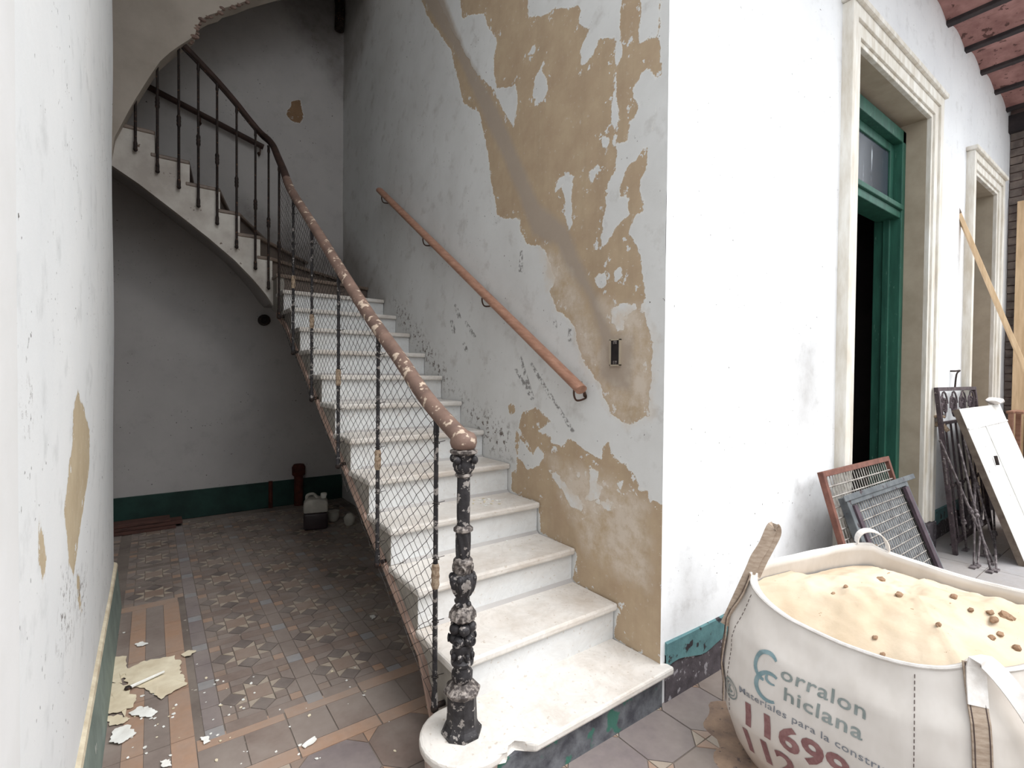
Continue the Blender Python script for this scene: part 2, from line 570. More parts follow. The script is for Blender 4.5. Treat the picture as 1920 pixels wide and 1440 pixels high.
# octagon pattern in front
rt = random.Random(11)
for i in range(0, 15):
    for j in range(0, 7):
        cx = -1.45+i*0.26
        cy = 0.425-j*0.26
        if cx > 2.2:
            continue
        a = 0.13
        c = 0.062
        TP.append((rt.choice(('purple', 'taupe', 'purple', 'brown')), [(cx-a+c, cy-a), (cx+a-c, cy-a), (cx+a, cy-a+c), (cx+a, cy+a-c), (cx+a-c, cy+a), (cx-a+c, cy+a), (cx-a, cy+a-c), (cx-a, cy-a+c)]))
        for sx_ in (-1, 1):
            for sy_ in (-1, 1):
                TP.append(('pale' if (i*2+j) % 3 == 0 else ('tan' if (i+j) % 2 else 'orange'), [(cx+sx_*a, cy+sy_*(a-c)), (cx+sx_*(a-c), cy+sy_*a), (cx+sx_*a, cy+sy_*a)]))
for i in range(0, 9):
    for j in range(0, 5):
        x0 = 2.35+i*0.42
        y0 = -0.42-j*0.42
        TP.append(('cement', sq(x0, x0+0.42, y0, y0+0.42)))


def pxsize(poly):
    c = Vector((sum(p[0] for p in poly)/len(poly), sum(p[1] for p in poly)/len(poly), 0))
    d = (c-CAMP)
    z = d.dot(_F)
    if z < 0.2:
        return -1, c
    u, v = 960+FPX*d.dot(_R)/z, 720-FPX*d.dot(_U)/z
    ar = abs(sum(poly[k][0]*poly[(k+1) % len(poly)][1]-poly[(k+1) % len(poly)][0]*poly[k][1] for k in range(len(poly))))/2
    if not (-40 < u < 1960 and 0 < v < 1480):
        return ar/z**3*1e-3, c
    hid = (c.x > -0.80 and c.y > -0.02) or c.x < -1.875
    return (ar/z**3)*(0.01 if hid else 1.0), c


# per material: shrink each piece for a joint, keep the 300 that show largest as single tiles
ranked = sorted(TP, key=lambda t: -pxsize(t[1])[0])
mesh_cache = {}


def shrink(poly, g=0.0022):
    cx = sum(p[0] for p in poly)/len(poly)
    cy = sum(p[1] for p in poly)/len(poly)
    out = []
    for x, y in poly:
        l = math.hypot(x-cx, y-cy)
        k = max(0.6, 1-g*1.5/l)
        out.append((cx+(x-cx)*k, cy+(y-cy)*k))
    return out, cx, cy


for key, poly in ranked[:300]:
    p, cx, cy = shrink(poly)
    sig = (key,) + tuple(round(v, 3) for q in p for v in (q[0]-cx, q[1]-cy))
    me = mesh_cache.get(sig)
    if me is None:
        bm = B()
        prism(bm, [(x-cx, y-cy, -0.006) for x, y in p], (0, 0, 0.006))
        bmesh.ops.recalc_face_normals(bm, faces=bm.faces[:])
        me = bpy.data.meshes.new('tile')
        bm.to_mesh(me)
        bm.free()
        me.materials.append(M_T[key])
        mesh_cache[sig] = me
    o = bpy.data.objects.new('tile', me)
    COL.objects.link(o)
    o.parent = floor
    o.location = (cx, cy, random.uniform(-0.0007, 0.0009))
keys = list(M_T)
V, FC, MI = [], [], []
for key, poly in ranked[300:]:
    p, cx, cy = shrink(poly)
    s = len(V)
    n = len(p)
    dz = random.uniform(-0.0007, 0.0009)
    V += [(x, y, dz) for x, y in p] + [(x, y, -0.006) for x, y in p]
    FC.append(tuple(range(s, s+n)))
    MI.append(keys.index(key))
    for k in range(n):
        FC.append((s+k, s+n+k, s+n+(k+1) % n, s+(k+1) % n))
        MI.append(keys.index(key))
me = bpy.data.meshes.new('far_tiles')
me.from_pydata(V, [], FC)
for k in keys:
    me.materials.append(M_T[k])
me.polygons.foreach_set('material_index', MI)
o = newobj('far_tiles', me, floor)
o['kind'] = 'stuff'

# ------------------------------------------------------------------ walls
HALL_Z = 5.9
YC = 4.25


def pa(ox, oy, k, pts):
    return [(ox+x*k, oy+y*k) for x, y in pts]


c8 = lambda pts: pa(640, 0, 0.4861, pts)
c3 = lambda pts: pa(860, 0, 1/3.6, pts)
c4 = lambda pts: pa(860, 400, 1/3.6, pts)
c5 = lambda pts: pa(860, 800, 0.3195, pts)


def toA(px):
    r = []
    for x, y in px:
        p = onx(x, y, 0.0)
        r.append((p.y, p.z))
    return r


P1 = c8([(290, -60), (330, 60), (420, 190), (450, 300), (468, 400), (530, 430), (560, 560), (575, 680), (600, 830), (650, 845), (690, 850), (690, 900), (720, 945), (770, 945), (800, 1000), (830, 1080), (800, 1120), (830, 1200), (900, 1260), (920, 1320)]) + c4([(790, 700), (800, 880), (850, 1020), (910, 1110), (950, 1130), (975, 1250), (1040, 1360), (1110, 1415), (1190, 1415), (1280, 1360), (1285, 1240), (1300, 1080), (1310, 900), (1290, 780), (1250, 680), (1215, 660), (1255, 570), (1260, 480), (1235, 400), (1240, 320), (1215, 230), (1180, 170), (1140, 130), (1170, 100), (1180, 40), (1240, 0)]) + c3([(1255, 1370), (1240, 1330), (1225, 1270), (1230, 1210), (1260, 1170), (1280, 1100), (1275, 1020), (1310, 800), (1330, 560), (1330, 535), (1370, 500), (1365, 350), (1350, 240), (1360, 100), (1360, -200)])
WH = [
    c8([(345, -60), (455, -60), (465, 80), (490, 60), (550, 55), (560, 100), (600, 140), (590, 220), (590, 300), (600, 340), (640, 335), (670, 320), (678, 370), (665, 490), (630, 430), (590, 350), (520, 280), (470, 190), (430, 120)]),
    c3([(450, -150), (470, 110), (560, 110), (650, 60), (800, 50), (830, 60), (810, 160), (880, 200), (850, 270), (825, 340), (830, 440), (880, 400), (920, 330), (950, 260), (1050, 250), (1060, 420), (1065, 445), (1100, 370), (1105, 300), (1090, 200), (1090, 80), (1110, 0), (1110, -150)]),
    c3([(1225, -150), (1225, 110), (1220, 290), (1260, 270), (1350, 240), (1362, 0), (1362, -150)]),
    c3([(1370, 500), (1330, 535), (1305, 490), (1270, 470), (1240, 490), (1200, 560), (1175, 600), (1180, 660), (1215, 720), (1190, 790), (1150, 830), (1140, 960), (1100, 970), (1065, 960), (1065, 870), (1075, 820), (1070, 700), (1064, 500), (1055, 500), (1030, 700), (1030, 850), (1055, 880), (1040, 980), (1070, 1020), (1055, 1160), (1010, 1230), (1000, 1330), (990, 1440)]) + c4([(970, 50), (965, 180), (975, 230), (1010, 190), (1060, 110), (1110, 40), (1150, 0)]) + c3([(1145, 1400), (1150, 1340), (1130, 1300), (1100, 1340), (1090, 1340), (1110, 1210), (1150, 1110), (1200, 1080), (1240, 1005), (1290, 1000), (1330, 800)]),
    c3([(655, 1290), (665, 1210), (740, 1155), (770, 1190), (760, 1300), (765, 1440)]) + c4([(765, 80), (745, 130), (730, 60), (715, 0)]) + c3([(720, 1330), (700, 1255)]),
    c3([(880, 1160), (940, 1115), (1000, 1150), (930, 1180), (900, 1240)]),
    c3([(945, 945), (985, 900), (1015, 940), (1000, 1045), (985, 1040), (980, 980)]),
    c3([(510, 540), (575, 425), (560, 480), (590, 540), (605, 600), (585, 660), (550, 705), (515, 710), (530, 650), (505, 660)]),
    c3([(475, 365), (515, 300), (512, 368)]),
    c4([(1055, 400), (1090, 368), (1112, 410), (1102, 458), (1062, 455)]),
    c4([(925, 430), (1002, 378), (1002, 490), (970, 525), (928, 480)]),
    c4([(1030, 640), (1110, 620), (1200, 605), (1198, 660), (1130, 700), (1110, 790), (1060, 790), (1030, 740)]),
    c4([(910, 240), (975, 225), (960, 250), (915, 252)]),
]
P2 = c5([(1230, 470), (1150, 430), (1120, 460), (1110, 380), (1060, 370), (1040, 300), (1000, 260), (980, 220), (940, 200), (910, 180), (885, 150), (880, 85), (845, 130), (835, 190), (800, 170), (740, 140), (700, 110), (650, 60), (610, 110), (550, 100), (540, 60), (470, 20)]) + c4([(620, 1400), (560, 1340), (500, 1320), (430, 1350), (410, 1440)]) + c5([(430, 150), (380, 60), (340, 30), (330, 100), (345, 250), (310, 260), (310, 380), (470, 450), (480, 620), (690, 740), (670, 900), (940, 1080), (910, 1230), (1180, 1450), (1230, 1450)])
P3 = [c4([(330, 1300), (350, 1280), (380, 1290), (385, 1340), (360, 1360), (335, 1350)])]
WH2 = [
    c5([(360, 60), (420, 150), (440, 170), (470, 120), (510, 170), (490, 200), (450, 240), (400, 250), (350, 180)]),
    c5([(530, 250), (560, 260), (620, 330), (680, 390), (740, 450), (720, 490), (650, 460), (630, 400), (560, 310)]),
    c5([(690, 260), (735, 270), (700, 297)]),
    c5([(770, 240), (820, 260), (810, 330), (850, 350), (830, 400), (780, 440), (740, 430), (770, 370)]),
    c5([(800, 440), (900, 440), (935, 475), (860, 482)]),
    c5([(930, 330), (955, 330), (950, 365), (935, 360)]),
]
CEM = [(775, -30), (822, -30), (872, 95), (932, 200), (975, 300), (1010, 380), (1062, 425), (1090, 490), (1130, 580), (1150, 625), (1188, 630), (1188, 680), (1182, 735), (1150, 728), (1122, 705), (1125, 640), (1105, 560), (1060, 500), (1045, 460), (1000, 440), (975, 370), (940, 290), (890, 180), (860, 110)]
ROUGH = [c4([(560, 250), (660, 250), (780, 480), (900, 720), (950, 900), (960, 1100), (900, 1100), (820, 980), (790, 760), (640, 620), (590, 460)]),
         c4([(960, 600), (1220, 640), (1310, 850), (1310, 1080), (1290, 1370), (1120, 1420), (980, 1260), (960, 1130), (1150, 1210), (1170, 900), (1040, 780)]),
         c5([(520, 180), (900, 300), (1100, 460), (1130, 700), (1100, 950), (900, 850), (760, 760), (640, 480)])]
FLECK = [[(735, 560), (760, 575), (830, 680), (855, 735), (840, 735), (790, 670), (745, 600)], [(860, 735), (905, 770), (955, 800), (960, 860), (920, 845), (870, 770)]]
DARKA = [[(640, -40), (700, -40), (690, 60), (660, 150), (640, 200)], [(640, 430), (690, 500), (720, 560), (640, 560)]]  # darker areas next to the back corner, high up and beside the winders


def union(polys, conv):
    cv = [conv(p) for p in polys]

    def f(U, V):
        d = np.full(U.shape, -1.0)
        for p in cv:
            d = np.maximum(d, sdist(U, V, p))
        return np.clip(d, -0.4, 0.4)
    return f


def patchA(U, V):
    d = sdist(U, V, toA(P1))
    for w in WH:
        d = np.minimum(d, -sdist(U, V, toA(w)))
    e = sdist(U, V, toA(P2))
    for w in WH2:
        e = np.minimum(e, -sdist(U, V, toA(w)))
    for q in P3:
        e = np.maximum(e, sdist(U, V, toA(q)))
    return np.clip(np.maximum(d, e), -0.3, 0.3)


ysA = lines(0.0, 1.6, 0.0125) + lines(1.6, YC, 0.03)[1:]
zsA = lines(0.0, 3.4, 0.0135) + lines(3.4, HALL_Z, 0.05)[1:]


def fnA(u, v):
    x = 0.006*(noise.noise(Vector((u*1.7, v*1.7, 3.0))))
    if u < 0.03:
        x += 0.012*max(0.0, noise.noise(Vector((1.0, v*9, 7.0))))*(1-u/0.03)
    return (x, u, v)


SCUFF = []
for x0_, y0_, x1_, y1_ in ((975, 668, 998, 745), (966, 690, 1000, 750), (995, 680, 1033, 745), (1005, 700, 1036, 748), (872, 602, 890, 632), (853, 570, 862, 598), (1035, 745, 1075, 810), (978, 470, 976, 510), (1040, 600, 1040, 615), (1068, 615, 1068, 640), (868, 640, 876, 660), (846, 600, 852, 625)):
    SCUFF.append([(x0_-2.5, y0_), (x0_+2.5, y0_), (x1_+4, y1_), (x1_-4, y1_)])
none = lambda U, V: np.full(U.shape, -0.4)
wallA = struct(wall_grid('wall_right', ysA, zsA, fnA, {'patch': patchA, 'cement': union([CEM], toA), 'rough': union(ROUGH, toA), 'fleck': union(FLECK, toA), 'dark_zone': union(DARKA, toA), 'scuff': union(SCUFF, toA)}, M_WALLA, flip=True))


def toC(px):
    return [(ony(x, y, YC).x, ony(x, y, YC).z) for x, y in px]


PATC = [[(540, 207), (548, 188), (562, 189), (566, 208), (569, 218), (560, 233), (546, 226), (538, 216)]]
DARKC = [[(525, -40), (660, -40), (660, 180), (630, 150), (590, 90), (550, 50)], [(455, 380), (500, 420), (560, 450), (660, 480), (660, 560), (480, 470)]]  # darker areas in the upper corner and along the winding steps
wallC = struct(wall_grid('wall_back', lines(-4.2, 0.25, 0.025), lines(0, HALL_Z, 0.04), lambda u, v: (u, YC, v), {'patch': union(PATC, toC), 'dark_zone': union(DARKC, toC), 'fleck': none, 'cement': none, 'rough': none, 'scuff': none}, M_WALLC))

# patio wall with two doorways
D1 = (1.84, 3.25, 0.0, 3.42)
D2 = (4.56, 5.44, 0.0, 3.30)
ROOF = 4.35


def toB(px):
    return [(ony(x, y, 0).x, ony(x, y, 0).z) for x, y in px]


SMB = [[(1480, 640), (1540, 600), (1545, 780), (1500, 840), (1480, 800)], [(1500, 930), (1600, 900), (1600, 1040), (1470, 1050)], [(1262, 990), (1330, 1080), (1300, 1180), (1262, 1180)]]
xsB = lines(0.0, 6.15, 0.03, (D1[0], D1[1], D2[0], D2[1]))
zsB = lines(0.0, ROOF+0.3, 0.04, (D1[3], D2[3]))


def fnB(u, v):
    y = 0.005*noise.noise(Vector((u*1.5, v*1.5, 9.0)))
    if u < 0.02:
        y = 0.0
    return (u, y, v)


def stainB(U, V):
    f = union(SMB, toB)(U, V)
    return np.clip(f - 0.05, -0.4, 0.4)


wallB = struct(wall_grid('wall_patio', xsB, zsB, fnB, {'patch': none, 'dark_zone': stainB, 'fleck': none, 'cement': none, 'rough': none, 'scuff': none}, M_WALLB, holes=(D1, D2)))
# body of the corner between the two faces (keeps the sky out)
bm = B()
box(bm, 0.02, 0.24, 0.05, YC+0.2, 0, HALL_Z)
struct(obj('wall_core', bm, M_DARKROOM))

# left wall of the passage
XL, YL = -1.88, 2.35


def toL(px):
    return [(onx(x, y, XL).y, onx(x, y, XL).z) for x, y in px]


PL = [[(144, 735), (153, 760), (166, 810), (167, 880), (158, 950), (150, 1010), (141, 1080), (132, 1060), (122, 960), (128, 890), (137, 830), (138, 760)], [(72, 970), (84, 1010), (87, 1060), (80, 1085), (73, 1040)], [(150, 1075), (158, 1150), (152, 1140), (146, 1090)]]
FL = [[(118, 1090), (135, 1090), (140, 1190), (110, 1210)], [(60, 740), (45, 760), (45, 775), (55, 780)], [(140, 1090), (165, 1080), (165, 1150), (150, 1160)]]


def fnL(u, v):
    x = XL + 0.010*noise.noise(Vector((u*1.1, v*1.0, 1.0)))
    e = YL-u
    if e < 0.06:
        x -= (0.06-e)**2/0.06*0.6
    return (x, u, v)


wallL = struct(wall_grid('wall_left', lines(-0.28, YL, 0.02), lines(0, HALL_Z, 0.03), fnL, {'patch': union(PL, toL), 'dark_zone': none, 'fleck': union(FL, toL), 'cement': none, 'rough': none, 'scuff': none}, M_WALLL))
bm = B()
box(bm, -2.35, -1.90, -0.28, YL-0.005, 0, HALL_Z)
box(bm, -4.2, -2.30, 1.9, YL-0.005, 0, HALL_Z)
box(bm, -4.3, -4.2, 1.9, YC+0.2, 0, HALL_Z)
struct(obj('wall_side_room', bm, M_PLASTER))
# near end of the left wall: a shallow pilaster by the entrance
bm = B()
box(bm, -2.35, -1.868, -0.85, -0.262, 0, HALL_Z, 0.012)
struct(obj('wall_pilaster', bm, mat('white_pilaster_paint', (0.82, 0.82, 0.82, 1), (0.76, 0.76, 0.75, 1), 3, 0.85)))
# hall roof
bm = B()
box(bm, -4.3, 0.3, 0.0, YC+0.2, HALL_Z, HALL_Z+0.2)
struct(obj('ceiling', bm, M_CEIL))
bm = B()
box(bm, -4.3, 0.3, YC+0.005, YC+0.2, 0, HALL_Z)
struct(obj('wall_back_core', bm, M_PLASTER))

# dark room behind the patio wall
bm = B()
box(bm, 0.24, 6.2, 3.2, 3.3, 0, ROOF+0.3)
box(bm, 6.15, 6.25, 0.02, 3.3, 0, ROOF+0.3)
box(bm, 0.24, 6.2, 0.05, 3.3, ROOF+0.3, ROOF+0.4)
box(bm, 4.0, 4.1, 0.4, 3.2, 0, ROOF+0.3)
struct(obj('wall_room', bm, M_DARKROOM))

# arch wall over the upper flight
ARCH_Y0, ARCH_Y1 = 3.39, 3.53
arch_px = [(215, 257), (228, 233), (240, 210), (255, 184), (270, 160), (285, 137), (300, 115), (319, 98), (340, 83), (355, 74), (366, 64), (370, 48), (377, 36), (392, 28), (412, 22), (420, 15), (445, 8), (470, -2), (520, -16), (600, -30), (700, -36)]
curve = [(ony(x, y, ARCH_Y0).x, ony(x, y, ARCH_Y0).z) for x, y in arch_px]
poly = [(-4.2, HALL_Z), (-4.2, 2.93), (curve[0][0]-0.02, 2.93)] + curve + [(-0.02, curve[-1][1]+0.05), (-0.02, HALL_Z)]
bm = B()
prism(bm, [(x, ARCH_Y0, z) for x, z in poly], (0, ARCH_Y1-ARCH_Y0, 0))
arch = struct(obj('wall_arch', bm, M_ARCH))
# crumbled rim where the arch plaster has broken off
bm = B()
rim = []
for (x0, z0), (x1, z1) in zip(curve[9:], curve[10:]):
    for k in range(3):
        t = k/3
        rim.append((x0+(x1-x0)*t, z0+(z1-z0)*t))
for x, z in rim[:24]:
    ball(bm, (x+random.uniform(-.008, .008), ARCH_Y0+random.uniform(0.0, 0.05), z+random.uniform(-.006, .01)), random.uniform(0.012, 0.022), (1.3, 1, 0.7), 6, 4)
obj('broken_edge', bm, M_BROKEN, arch)

# baseboards
bm = B()
box(bm, -4.2, -0.005, YC-0.018, YC, 0, 0.262, 0.004)
struct(obj('baseboard_back', bm, M_GREENBB))
bm = B()
prism(bm, [(XL-0.03, -0.27, 0), (XL+0.030, -0.27, 0), (XL+0.010, -0.27, 0.25), (XL-0.03, -0.27, 0.25)], (0, YL+0.275, 0))
bbl = struct(obj('baseboard_left', bm, M_GREYBB))
bm = B()
prism(bm, [(XL-0.03, -0.27, 0.2502), (XL+0.013, -0.27, 0.2502), (XL+0.009, -0.27, 0.262), (XL-0.03, -0.27, 0.285)], (0, YL+0.277, 0))
obj('cap', bm, M_BBTOP, bbl)
for nm, x0, x1 in (('baseboard_patio', 0.03, 1.63), ('baseboard_patio_far', 3.44, 4.42)):
    bm = B()
    xs = lines(x0, x1, 0.04)
    a = []
    for x in xs:
        zt = 0.25
        zm = 0.145 + 0.035*noise.noise(Vector((x*5, 0, 0)))
        a.append((x, zt, zm))
    top = [bm.verts.new((x, -0.012, zt)) for x, zt, zm in a]
    midv = [bm.verts.new((x, -0.012, zm)) for x, zt, zm in a]
    ba = [bm.verts.new((x, 0.004, zt+0.006)) for x, zt, zm in a]
    bb_ = [bm.verts.new((x, 0.004, zm)) for x, zt, zm in a]
    for i in range(len(a)-1):
        bm.faces.new((midv[i], midv[i+1], top[i+1], top[i]))
        bm.faces.new((top[i], top[i+1], ba[i+1], ba[i]))
        bm.faces.new((bb_[i], bb_[i+1], midv[i+1], midv[i]))
    bm.faces.new((top[0], ba[0], bb_[0], midv[0]))
    bm.faces.new((top[-1], ba[-1], bb_[-1], midv[-1]))
    t = struct(obj(nm, bm, M_TEAL))
    bm = B()
    box(bm, x0, x1, -0.006, 0.004, 0, 0.20)
    obj('bare_strip', bm, M_BARE, t)

# unseen courtyard wall behind the camera, added to block low sky light
bm = B()
box(bm, -7.0, 11.0, -6.3, -6.0, 0, 4.6)
struct(obj('wall_sky_blocker', bm, mat('sky_blocker_paint', (0.74, 0.73, 0.70, 1), (0.66, 0.65, 0.62, 1), 2, 0.9)))

# ------------------------------------------------------------------ roof over the patio wall
bm = B()
box(bm, 0.0, 6.4, -0.95, 0.3, ROOF+0.10, ROOF+0.25)
roof = struct(obj('ceiling_eave', bm, M_VAULT))
xb = 0.35
k = 0
bxs = []
while xb < 6.2:
    bxs.append(xb)
    bm = B()
    box(bm, xb-0.035, xb+0.035, -0.95, 0.02, ROOF-0.02, ROOF+0.11, 0.008)
    obj('beam', bm, M_BEAM, roof)
    xb += 0.56
for a, b_ in zip(bxs, bxs[1:]):
    bm = B()
    n = 8
    top = []
    for i in range(n+1):
        t = i/n
        x = a+0.03+(b_-a-0.06)*t
        z = ROOF+0.01+0.06*math.sin(math.pi*t)
        top.append((x, z))
    pts = [(x, -0.95, z) for x, z in top] + [(b_-0.03, -0.95, ROOF+0.12), (a+0.03, -0.95, ROOF+0.12)]
    prism(bm, pts, (0, 0.96, 0))
    obj('vault', bm, M_VAULT, roof)

# end wall of the gallery: render above, rough brick courses
bm = B()
box(bm, 6.16, 6.40, -0.95, 0.05, 0, ROOF+0.2)
endw = struct(obj('wall_end', bm, M_PINKWALL))
bm = B()
box(bm, 6.05, 6.16, -0.95, 0.02, ROOF-0.22, ROOF-0.03, 0.01)
obj('lintel', bm, M_BEAM, endw)
brk = None
zc = 0.0
row = 0
while zc < ROOF-0.3:
    y = -0.95 + (0.14 if row % 2 else 0.0)
    if row % 2:
        ylist = [(-0.95, 0.13)]
    else:
        ylist = []
    while y < -0.01:
        ylist.append((y, min(0.27, -y)))
        y += 0.28
    for y0, L in ylist:
        if L < 0.04:
            continue
        bm = B()
        dx = random.uniform(-0.008, 0.008)
        box(bm, 6.13+dx, 6.17, y0+0.006, y0+L-0.006, zc+0.006, zc+0.082)
        obj('brick', bm, M_BRICK, endw)
    zc += 0.09
    row += 1


# ------------------------------------------------------------------ doorways
def doorway(idx, D, trimw):
    x0, x1, z0, z1 = D
    bm = B()                                      # plain reveal in bare plaster
    box(bm, x0-0.05, x0, 0.0, 0.325, 0, z1)
    box(bm, x1, x1+0.05, 0.0, 0.325, 0, z1)
    box(bm, x0-0.05, x1+0.05, 0.0, 0.325, z1, z1+0.05)
    d = struct(obj('door_%d' % idx, bm, M_REVEAL))
    w = trimw
    for nm, i0_, i1_, yy in (('trim_inner', 0.0, 0.032, -0.030), ('trim_step', 0.032, w*0.60, -0.044), ('trim_outer', w*0.60, w, -0.060)):
        for bb_ in ((x0-i1_, x0-i0_, 0.22, z1+i1_), (x1+i0_, x1+i1_, 0.22, z1+i1_), (x0-i0_-0.003, x1+i0_+0.003, z1+i0_, z1+i1_)):
            bm = B()
            box(bm, bb_[0], bb_[1], yy, 0.004, bb_[2], bb_[3], 0.004)
            obj(nm, bm, M_TRIM, d)
    bm = B()
    box(bm, x0-w-0.025, x1+w+0.025, -0.085, 0.004, z1+w+0.001, z1+w+0.04, 0.01)
    obj('head_moulding', bm, M_TRIM, d)
    for xa in (x0-w-0.01, x1-0.01):
        bm = B()
        box(bm, xa, xa+w+0.02, -0.070, 0.004, 0.0, 0.218, 0.008)
        obj('plinth_block', bm, M_BARE, d)
    return d


d1 = doorway(1, D1, 0.19)
d2 = doorway(2, D2, 0.17)
# green frame with transom, set back in the first doorway
x0, x1, _, z1 = D1
gf = empty('door_frame', (x0, 0.2, 0), 'dark green painted wooden door frame with glazed transom in the nearer doorway', 'door frame')


def gpart(nm, m, *bxsz, parent=None, bev=0.006):
    bm = B()
    for b_ in bxsz:
        box(bm, *b_, bev)
    o = obj(nm, bm, m)
    return place(o, gf) if parent is None else o


gpart('jamb', M_GREEN, (x1-0.075, x1-0.005, 0.13, 0.32, 0, z1-0.06))
gpart('jamb', M_GREEN, (x0+0.005, x0+0.075, 0.13, 0.32, 0, z1-0.06))
gpart('stop_bead', M_GREEN, (x1-0.10, x1-0.07, 0.20, 0.25, 0, z1-0.12))
gpart('head', M_GREEN, (x0+0.005, x1-0.005, 0.13, 0.32, z1-0.16, z1-0.06))
TZ = 2.66
gpart('transom_bar', M_GREEN, (x0+0.07, x1-0.07, 0.14, 0.30, TZ, TZ+0.06))
gpart('transom_sill', M_GREEN, (x0+0.07, x1-0.07, 0.12, 0.30, TZ+0.0605, TZ+0.10))
for q_ in ((x1-0.15, x1-0.075, 0.19, 0.23, TZ+0.10, z1-0.16), (x0+0.075, x0+0.15, 0.19, 0.23, TZ+0.10, z1-0.16), (x0+0.15, x1-0.15, 0.19, 0.23, z1-0.23, z1-0.16), (x0+0.15, x1-0.15, 0.19, 0.23, TZ+0.10, TZ+0.15)):
    gpart('sash_bar', M_GREEN, q_)
mg, nt, b = base('grimy_glass', 0.25, 0, 0.5)
v = pos(nt, (9, 9, 0.9))
s = ramp(nt, nz(nt, 3, 4, 0.6, v), 0.60, 0.68)
nt.links.new(mixc(nt, s, srgb(62, 68, 78), srgb(190, 198, 206)), b.inputs['Base Color'])
gpart('pane', mg, (x0+0.14, x1-0.14, 0.205, 0.212, TZ+0.12, z1-0.18), bev=0)
# boards nailed in the second doorway
M_BOARD = mat('weathered_board', srgb(136, 118, 106), srgb(108, 92, 82), 4, 0.85, stretch=(8, 8, 1))
x0, x1, _, z1 = D2
bd = empty('board_screen', (x0, 0.2, 0), 'brown boards standing upright in the far doorway behind the leaning batten', 'boards')
for k in range(4):
    bm = B()
    xa = x0+0.02+k*0.215
    box(bm, xa, xa+0.20, 0.16+0.01*(k % 2), 0.185+0.01*(k % 2), 0.0, 2.35-0.12*(k % 3), 0.004)
    place(obj('board', bm, M_BOARD), bd)

# ------------------------------------------------------------------ staircase
RS, GO, Y0 = 0.17, 0.28, -0.05
XS = -0.855
stair = empty('staircase', (-0.43, 0.1, 0), 'white marble winding staircase rising along the peeling wall', 'staircase')


def sobj(nm, bm, m, smooth=False):
    return place(obj(nm, bm, m, None, smooth), stair)


N = {k: ((XS, Y0+GO*(k-1)), (-0.004, Y0+GO*(k-1))) for k in range(1, 13)}
N[13] = ((XS, 3.27), (-0.004, 3.44))
N[14] = ((-0.85, 3.47), (-0.004, 4.12))
N[15] = ((-0.945, 3.47), (-0.36, YC-0.003))
N[16] = ((-1.10, 3.47), (-0.76, YC-0.003))
N[17] = ((-1.245, 3.47), (-1.06, YC-0.003))
N[18] = ((-1.455, 3.47), (-1.36, YC-0.003))
N[19] = ((-1.68, 3.47), (-1.64, YC-0.003))
N[20] = ((-1.90, 3.47), (-1.90, YC-0.003))
N[21] = ((-2.12, 3.47), (-2.12, YC-0.003))
TH = 0.032
# first step with its round end under the newel post
NX, NY = -0.868, 0.14
bm = B()
pts = [(0.035, -0.045), (0.035, -0.004), (-0.004, 0.004), (-0.004, 0.28), (XS+0.02, 0.28)]
cr = 0.155
arc = []
for k in range(17):
    a = math.radians(95 + k*(292-95)/16)
    arc.append((NX+0.01+cr*math.cos(a), NY-0.01+cr*math.sin(a)))
arc += [(-0.795, -0.02), (-0.775, 0.005), (-0.745, 0.012), (-0.725, -0.02), (-0.70, -0.05)]
pts = pts + arc
prism(bm, [(x, y, RS-TH) for x, y in pts], (0, 0, TH), 0.009, 2)
t = sobj('tread', bm, M_TREAD)
t['label'] = 'bottom marble tread with a round end under the newel post'
bm = B()
f1 = [(0.0, -0.012), (0.0, 0.10), (-0.83, 0.10), (-0.83, 0.0), (-0.78, -0.012)]
prism(bm, [(x, y, 0.0) for x, y in f1], (0, 0, RS-TH-0.0005))
t = sobj('riser', bm, M_STEPFRONT)
t['label'] = 'bottom riser with peeling green and grey paint'
bm = B()
lathe(bm, [(cr-0.018, 0.0), (cr-0.020, 0.06), (cr-0.016, RS-TH-0.0005)], (NX+0.01, NY-0.01, 0), 40)
t = sobj('step_drum', bm, mat('dirty_plaster_drum', srgb(196, 178, 168), srgb(150, 134, 126), 12, 0.9, speck=srgb(96, 110, 100), sp_scale=12, sp_lo=0.62, bs=0.4), True)
t['label'] = 'round plastered drum under the end of the bottom tread'
for k in range(2, 21):
    (ax, ay), (bx, by) = N[k]
    (cx_, cy_), (dx, dy) = N[k+1]
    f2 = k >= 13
    # tread polygon, pushed a little under the next nosing
    if k <= 11:
        pts = [(ax, ay), (bx, by), (dx, dy+0.03), (cx_, cy_+0.03)]
    elif k == 12:
        pts = [(ax, ay), (bx, by), (dx, dy+0.03), (cx_, cy_+0.03)]
    elif k == 13:
        pts = [(ax, ay), (bx, by), (-0.004, YC-0.005), (-0.07, YC-0.005), (XS, 3.48)]
    elif k == 14:
        pts = [(XS, 3.47), (bx, by), (-0.004, YC-0.003), (dx-0.03, YC-0.003), (cx_-0.03, 3.47)]
    else:
        pts = [(ax, ay), (bx, by), (dx-0.03, dy), (cx_-0.03, cy_)]
    bm = B()
    prism(bm, [(x, y, k*RS-TH) for x, y in pts], (0, 0, TH), 0.009, 2)
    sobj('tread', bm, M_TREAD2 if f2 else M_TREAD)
    # riser set back under the nosing
    dirv = Vector((bx-ax, by-ay, 0)).normalized()
    nrm = Vector((-dirv.y, dirv.x, 0))           # towards the climb
    p0 = Vector((ax, ay, (k-1)*RS)) + nrm*0.028 + dirv*0.014
    p1 = Vector((bx, by, (k-1)*RS)) + nrm*0.028
    bm = B()
    prism(bm, [p0, p1, p1+nrm*0.02, p0+nrm*0.02], (0, 0, RS-TH-0.0005))
    sobj('riser', bm, M_RISER2 if f2 else M_RISER)

